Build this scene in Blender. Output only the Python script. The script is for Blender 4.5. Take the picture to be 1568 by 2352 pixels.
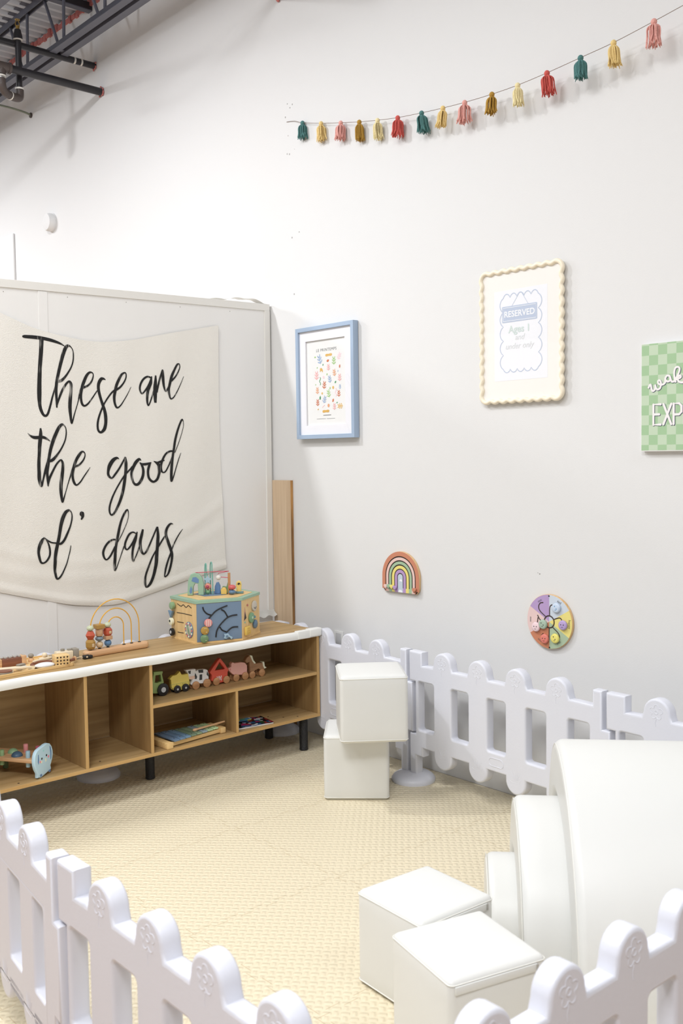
import bpy, bmesh, math, random
from mathutils import Vector, Matrix
random.seed(7)
sc = bpy.context.scene
for o in list(bpy.data.objects): bpy.data.objects.remove(o)
COL = sc.collection
R_ = math.radians

# ------------------------------------------------------------- camera
cd = bpy.data.cameras.new('camera'); cam = bpy.data.objects.new('camera', cd); COL.objects.link(cam)
cd.sensor_fit = 'VERTICAL'; cd.sensor_height = 36.0; cd.lens = 36.0*2264/2352
yaw, pit, rol = R_(41.56), R_(3.31), R_(-.807)
F = Vector((math.sin(yaw)*math.cos(pit), math.cos(yaw)*math.cos(pit), -math.sin(pit)))
rt = F.cross(Vector((0, 0, 1))).normalized(); up = rt.cross(F)
r2 = math.cos(rol)*rt + math.sin(rol)*up; u2 = -math.sin(rol)*rt + math.cos(rol)*up
M = Matrix((r2, u2, -F)).transposed().to_4x4(); M.translation = Vector((0, 0, 1.5))
cam.matrix_world = M; sc.camera = cam
cd.dof.use_dof = True; cd.dof.focus_distance = 4.7; cd.dof.aperture_fstop = 5.6
# ------------------------------------------------------------- light
w = bpy.data.worlds.new('world'); sc.world = w; w.use_nodes = True
w.node_tree.nodes['Background'].inputs[0].default_value = (.9, .95, 1, 1)
w.node_tree.nodes['Background'].inputs[1].default_value = .34
sc.view_settings.view_transform = 'Standard'; sc.view_settings.look = 'None'
sc.view_settings.exposure = 0.0; sc.view_settings.gamma = 1.0; sc.view_settings.use_curve_mapping = False
def area(loc, sx, sy, power, col=(.965, .98, 1)):
    l = bpy.data.lights.new('ceiling_lamp_light', 'AREA'); l.shape = 'RECTANGLE'; l.size = sx; l.size_y = sy
    l.energy = power; l.color = col
    o = bpy.data.objects.new('ceiling_lamp_light', l); COL.objects.link(o); o.location = loc
    return o
area((1.0, 5.05, 4.2), .22, .22, 72, (.97, .98, 1))
pl = bpy.data.lights.new('high_bay_lens_light', 'POINT'); pl.energy = 40; pl.shadow_soft_size = .09; pl.color = (.96, .97, 1)
po = bpy.data.objects.new('high_bay_lens_light', pl); COL.objects.link(po); po.location = (1.0, 5.05, 4.2)
area((.7, 8.6, 4.25), 1.2, 1.2, 215, (.97, .98, 1))
pl2 = bpy.data.lights.new('high_bay_lens_light', 'POINT'); pl2.energy = 30; pl2.shadow_soft_size = .5; pl2.color = (.96, .97, 1)
po2 = bpy.data.objects.new('high_bay_lens_light', pl2); COL.objects.link(po2); po2.location = (.7, 8.6, 4.25)
area((.5, 3.0, 4.42), 1.4, 1.4, 74)
area((-1.4, 3.2, 4.42), 1.2, 1.2, 60)
area((-1.0, .0, 4.42), 1.4, 1.2, 168)
area((2.0, -1.2, 4.42), 1.2, 1.2, 36)

# ------------------------------------------------------------- materials
def newmat(name):
    m = bpy.data.materials.new(name); m.use_nodes = True
    nt = m.node_tree; return m, nt, nt.nodes['Principled BSDF']
def mat(name, c, rough=.6, metal=0, bump=0, bs=60, var=0, spec=.5, coat=0):
    m, nt, b = newmat(name)
    b.inputs['Base Color'].default_value = (*c, 1); b.inputs['Roughness'].default_value = rough
    b.inputs['Metallic'].default_value = metal; b.inputs['Specular IOR Level'].default_value = spec
    b.inputs['Coat Weight'].default_value = coat
    tc = nt.nodes.new('ShaderNodeTexCoord')
    if bump:
        n = nt.nodes.new('ShaderNodeTexNoise'); n.inputs['Scale'].default_value = bs; n.inputs['Detail'].default_value = 4
        nt.links.new(tc.outputs['Object'], n.inputs['Vector'])
        bp = nt.nodes.new('ShaderNodeBump'); bp.inputs['Strength'].default_value = bump; bp.inputs['Distance'].default_value = .01
        nt.links.new(n.outputs['Fac'], bp.inputs['Height']); nt.links.new(bp.outputs['Normal'], b.inputs['Normal'])
    if var:
        n = nt.nodes.new('ShaderNodeTexNoise'); n.inputs['Scale'].default_value = 3; n.inputs['Detail'].default_value = 5
        nt.links.new(tc.outputs['Object'], n.inputs['Vector'])
        mx = nt.nodes.new('ShaderNodeMix'); mx.data_type = 'RGBA'
        mx.inputs[6].default_value = (*[v*(1-var) for v in c], 1); mx.inputs[7].default_value = (*[min(1, v*(1+var)) for v in c], 1)
        nt.links.new(n.outputs['Fac'], mx.inputs[0]); nt.links.new(mx.outputs[2], b.inputs['Base Color'])
    return m
def srgb(r, g, b):
    f = lambda v: ((v/255+.055)/1.055)**2.4 if v > 10 else v/255/12.92
    return (f(r), f(g), f(b))
def wood(name, c1, c2, axis='X', scale=1.0, rough=.5, grain=14):
    m, nt, b = newmat(name)
    tc = nt.nodes.new('ShaderNodeTexCoord'); mp = nt.nodes.new('ShaderNodeMapping')
    s = {'X': (.7, grain, grain), 'Y': (grain, .7, grain), 'Z': (grain, grain, .7)}[axis]
    mp.inputs['Scale'].default_value = [v*scale for v in s]
    nt.links.new(tc.outputs['Object'], mp.inputs['Vector'])
    n = nt.nodes.new('ShaderNodeTexNoise'); n.inputs['Scale'].default_value = 2.2; n.inputs['Detail'].default_value = 8; n.inputs['Distortion'].default_value = .6
    nt.links.new(mp.outputs[0], n.inputs['Vector'])
    r = nt.nodes.new('ShaderNodeValToRGB'); r.color_ramp.elements[0].position = .32; r.color_ramp.elements[1].position = .68
    r.color_ramp.elements[0].color = (*c1, 1); r.color_ramp.elements[1].color = (*c2, 1)
    nt.links.new(n.outputs['Fac'], r.inputs[0]); nt.links.new(r.outputs[0], b.inputs['Base Color'])
    b.inputs['Roughness'].default_value = rough
    return m
WHITE = mat('wall_paint', (.715, .713, .708), .75, bump=.04, bs=180)
PLASTIC = mat('fence_plastic', (.70, .71, .775), .38, bump=.05, bs=90)
FOAM = mat('white_leatherette', (.725, .725, .70), .42, bump=.10, bs=7)
PIPING = mat('leatherette_seam', (.78, .77, .72), .5)
PANEL = mat('partition_paint', (.83, .82, .80), .7, bump=.05, bs=25, var=.02)
TRIM = mat('partition_trim', (.79, .775, .735), .65, bump=.04, bs=60)
BLACKM = mat('black_plastic', (.012, .012, .013), .45, bump=.3, bs=250)
STEEL = mat('painted_steel', srgb(92, 94, 106), .45)
PIPE = mat('black_pipe', srgb(38, 36, 40), .4)
PIPE2 = mat('rusty_fitting', srgb(72, 62, 58), .5, bump=.3, bs=120, var=.3)
TEFLON = mat('joint_compound', (.75, .72, .66), .7)
BRASS = mat('brass', srgb(160, 130, 70), .35, .8)
RED_OX = mat('red_oxide', srgb(186, 112, 108), .8, bump=.5, bs=80, var=.25)
DECK = mat('steel_deck', srgb(205, 211, 220), .45, .0, var=.08)
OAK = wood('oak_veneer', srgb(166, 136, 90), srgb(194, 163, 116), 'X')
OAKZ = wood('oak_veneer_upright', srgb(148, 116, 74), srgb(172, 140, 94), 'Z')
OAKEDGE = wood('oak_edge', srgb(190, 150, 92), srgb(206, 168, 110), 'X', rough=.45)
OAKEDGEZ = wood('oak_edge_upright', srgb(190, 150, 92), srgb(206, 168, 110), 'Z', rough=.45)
BEECH = wood('beech', srgb(205, 160, 118), srgb(226, 186, 142), 'X', 3, .45)
PINE = wood('pine_plywood', srgb(222, 184, 122), srgb(240, 206, 148), 'X', 3, .5)
PLANKM = wood('pale_plank', srgb(196, 170, 140), srgb(214, 190, 160), 'Z', 1.2, .6)
PLANKE = wood('plank_edge', srgb(110, 74, 38), srgb(190, 140, 80), 'Z', 2, .6, 8)
GUARD = mat('edge_guard', (.86, .86, .83), .5)
def colb(name, r, g, b, rough=.5, f=1.45, **k):
    c = srgb(r, g, b); l = .3*c[0]+.55*c[1]+.15*c[2]
    return mat(name, tuple(min(.86, (v*.9+l*.1)*f) for v in c), rough, **k)
def col(name, r, g, b, rough=.5, **k):
    c = srgb(r, g, b); l = .3*c[0]+.55*c[1]+.15*c[2]
    return mat(name, tuple(v*.88+l*.12 for v in c), rough, **k)

# ------------------------------------------------------------- mesh helpers
def link(name, me, m=None, parent=None, smooth=False, angle=None):
    o = bpy.data.objects.new(name, me); COL.objects.link(o)
    if m:
        if isinstance(m, (list, tuple)):
            for x in m: me.materials.append(x)
        else: me.materials.append(m)
    if smooth:
        for p in me.polygons: p.use_smooth = True
        if angle is not None:
            try: me.set_sharp_from_angle(angle=R_(angle))
            except Exception: pass
    if parent: o.parent = parent
    return o
def obj(name, bm, m=None, parent=None, smooth=False, angle=40):
    bmesh.ops.recalc_face_normals(bm, faces=bm.faces)
    me = bpy.data.meshes.new(name); bm.to_mesh(me); bm.free()
    return link(name, me, m, parent, smooth, angle)
def empty(name, loc=(0, 0, 0), rz=0, label=None, cat=None, group=None):
    o = bpy.data.objects.new(name, None); COL.objects.link(o); o.location = loc; o.rotation_euler = (0, 0, rz)
    o.empty_display_size = .05
    if label: o['label'] = label
    if cat: o['category'] = cat
    if group: o['group'] = group
    return o
def tag(o, label=None, cat=None, group=None, kind=None):
    if label: o['label'] = label
    if cat: o['category'] = cat
    if group: o['group'] = group
    if kind: o['kind'] = kind
    return o
def struct(o): o['kind'] = 'structure'; return o
def B(): return bmesh.new()
def box(bm, x0, x1, y0, y1, z0, z1, bev=0, seg=2, mi=0):
    r = bmesh.ops.create_cube(bm, size=1)
    vs = r['verts']
    for v in vs:
        v.co = Vector((x0+(v.co.x+.5)*(x1-x0), y0+(v.co.y+.5)*(y1-y0), z0+(v.co.z+.5)*(z1-z0)))
    fs = set(f for v in vs for f in v.link_faces)
    for f in fs: f.material_index = mi
    if bev:
        es = list(set(e for v in vs for e in v.link_edges))
        bmesh.ops.bevel(bm, geom=es, offset=bev, segments=seg, affect='EDGES', profile=.5)
    return bm
def cyl(bm, a, b, r, r2=None, n=20, cap=True):
    a = Vector(a); b = Vector(b); d = b-a; r2 = r if r2 is None else r2
    q = d.to_track_quat('Z', 'Y').to_matrix().to_4x4(); q.translation = (a+b)/2
    bmesh.ops.create_cone(bm, cap_ends=cap, segments=n, radius1=r, radius2=r2, depth=d.length, matrix=q)
    return bm
def sph(bm, c, r, sx=1, sy=1, sz=1, u=18, v=12):
    m = Matrix.Translation(Vector(c)) @ Matrix.Diagonal((sx, sy, sz, 1))
    bmesh.ops.create_uvsphere(bm, u_segments=u, v_segments=v, radius=r, matrix=m)
    return bm
def lathe(bm, prof, n=28, c=(0, 0, 0), axis='Z'):
    rings = []
    for r, z in prof:
        ring = []
        for i in range(n):
            a = 2*math.pi*i/n; x, y = r*math.cos(a), r*math.sin(a)
            p = {'Z': (x, y, z), 'Y': (x, z, y), 'X': (z, x, y)}[axis]
            ring.append(bm.verts.new(Vector(c)+Vector(p)))
        rings.append(ring)
    for k in range(len(rings)-1):
        for i in range(n):
            j = (i+1) % n
            bm.faces.new((rings[k][i], rings[k][j], rings[k+1][j], rings[k+1][i]))
    bm.faces.new(rings[0]); bm.faces.new(rings[-1][::-1])
    return bm
def catmull(pts, k=6, closed=False):
    P = [Vector(p) for p in pts]; n = len(P); out = []
    rng = range(n if closed else n-1)
    for i in rng:
        if closed: p0, p1, p2, p3 = P[(i-1) % n], P[i], P[(i+1) % n], P[(i+2) % n]
        else: p0, p1, p2, p3 = P[max(i-1, 0)], P[i], P[i+1], P[min(i+2, n-1)]
        for j in range(k):
            t = j/k
            out.append(.5*((2*p1)+(p2-p0)*t+(2*p0-5*p1+4*p2-p3)*t*t+(3*p1-p0-3*p2+p3)*t**3))
    if not closed: out.append(P[-1])
    return out
def tube(bm, pts, r, n=8, closed=False, cap=True):
    P = [Vector(p) for p in pts]; m = len(P)
    rr = r if isinstance(r, (list, tuple)) else [r]*m
    rings = []; N = None
    for i in range(m):
        if closed: t = P[(i+1) % m]-P[(i-1) % m]
        else: t = P[min(i+1, m-1)]-P[max(i-1, 0)]
        if t.length < 1e-9: t = Vector((0, 0, 1))
        t.normalize()
        if N is None:
            N = t.orthogonal().normalized()
        else:
            N = (N-t*N.dot(t))
            N = N.normalized() if N.length > 1e-6 else t.orthogonal().normalized()
        Bn = t.cross(N)
        rings.append([bm.verts.new(P[i]+rr[i]*(math.cos(2*math.pi*k/n)*N+math.sin(2*math.pi*k/n)*Bn)) for k in range(n)])
    for i in range(m if closed else m-1):
        a, b = rings[i], rings[(i+1) % m]
        off = 0
        if closed and i == m-1:
            off = min(range(n), key=lambda s: (a[0].co-b[s].co).length)
        for k in range(n):
            bm.faces.new((a[k], a[(k+1) % n], b[(k+1+off) % n], b[(k+off) % n]))
    if cap and not closed:
        bm.faces.new(rings[0]); bm.faces.new(rings[-1][::-1])
    return bm
def plate_me(splines, th, bev=0, res=2):
    """outlines (first outer, rest holes or islands) in XY -> solid mesh, extruded along local Z, centred"""
    cu = bpy.data.curves.new('outline', 'CURVE'); cu.dimensions = '2D'; cu.fill_mode = 'BOTH'
    cu.extrude = max(th/2-bev, 0.00001); cu.bevel_depth = bev; cu.bevel_resolution = res; cu.offset = -bev
    for pts in splines:
        s = cu.splines.new('POLY'); s.points.add(len(pts)-1); s.use_cyclic_u = True
        for i, p in enumerate(pts): s.points[i].co = (p[0], p[1], 0, 1)
    t = bpy.data.objects.new('tmp', cu); COL.objects.link(t)
    bpy.context.view_layer.update()
    me = bpy.data.meshes.new_from_object(t.evaluated_get(bpy.context.evaluated_depsgraph_get()))
    bpy.data.objects.remove(t); bpy.data.curves.remove(cu)
    me.materials.clear()
    return me
XZ = Matrix(((1, 0, 0, 0), (0, 0, -1, 0), (0, 1, 0, 0), (0, 0, 0, 1)))   # plate drawn in (x,z), thickness along y; +Z local -> -Y
def plate(name, splines, th, m, parent=None, bev=0, y=0, T=None, smooth=True):
    me = plate_me(splines, th, bev)
    me.transform((T if T is not None else XZ)); me.transform(Matrix.Translation((0, y, 0)))
    return link(name, me, m, parent, smooth, 35)
def text_me(s, size, th=.0005, shear=0, align='CENTER', bold=0, space=1.0):
    cu = bpy.data.curves.new('txt', 'FONT'); cu.body = s; cu.size = size; cu.extrude = th; cu.shear = shear; cu.align_x = align
    cu.offset = bold; cu.space_character = space; cu.resolution_u = 4
    t = bpy.data.objects.new('tmp', cu); COL.objects.link(t); bpy.context.view_layer.update()
    me = bpy.data.meshes.new_from_object(t.evaluated_get(bpy.context.evaluated_depsgraph_get()))
    bpy.data.objects.remove(t); bpy.data.curves.remove(cu); me.materials.clear()
    return me
def add_me(bm, me, T, mi=0):
    n = len(bm.faces)
    me.transform(T); bm.from_mesh(me); bpy.data.meshes.remove(me)
    bm.faces.ensure_lookup_table()
    for f in bm.faces[n:]: f.material_index = mi
def joinme(bm, me, T=None, mi=0): add_me(bm, me, T or Matrix.Identity(4), mi)
# right wall frame: local X (to the right in the picture) = -Y world, local Y = +Z world, local Z = -X world (out of wall)
WALLX = 3.365
def on_wall(y, z, off=0):
    T = Matrix(((0, 0, -1, WALLX-off), (-1, 0, 0, y), (0, 1, 0, z), (0, 0, 0, 1)))
    return T
def circ(cx, cy, r, n=32, a0=0, a1=360):
    full = abs(a1-a0) >= 360
    return [(cx+r*math.cos(R_(a0+(a1-a0)*i/(n if full else n-1))), cy+r*math.sin(R_(a0+(a1-a0)*i/(n if full else n-1)))) for i in range(n)]
def rrect(x0, x1, y0, y1, r, n=5):
    o = []
    for cx, cy, a in ((x1-r, y0+r, -90), (x1-r, y1-r, 0), (x0+r, y1-r, 90), (x0+r, y0+r, 180)):
        o += [(cx+r*math.cos(R_(a+90*i/n)), cy+r*math.sin(R_(a+90*i/n))) for i in range(n+1)]
    return o
def ribbon(bm, pts, W, place, mi=0):
    """flat stroke of varying width; pts 2D list, place(x,y)->Vector"""
    L = []
    for i, p in enumerate(pts):
        a = pts[max(i-1, 0)]; b = pts[min(i+1, len(pts)-1)]
        d = Vector((b[0]-a[0], b[1]-a[1])); d = d.normalized() if d.length > 1e-9 else Vector((1, 0))
        n = Vector((-d.y, d.x))*W[i]/2
        L.append((bm.verts.new(place(p[0]+n.x, p[1]+n.y)), bm.verts.new(place(p[0]-n.x, p[1]-n.y))))
    for i in range(len(L)-1):
        f = bm.faces.new((L[i][0], L[i][1], L[i+1][1], L[i+1][0])); f.material_index = mi

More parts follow.
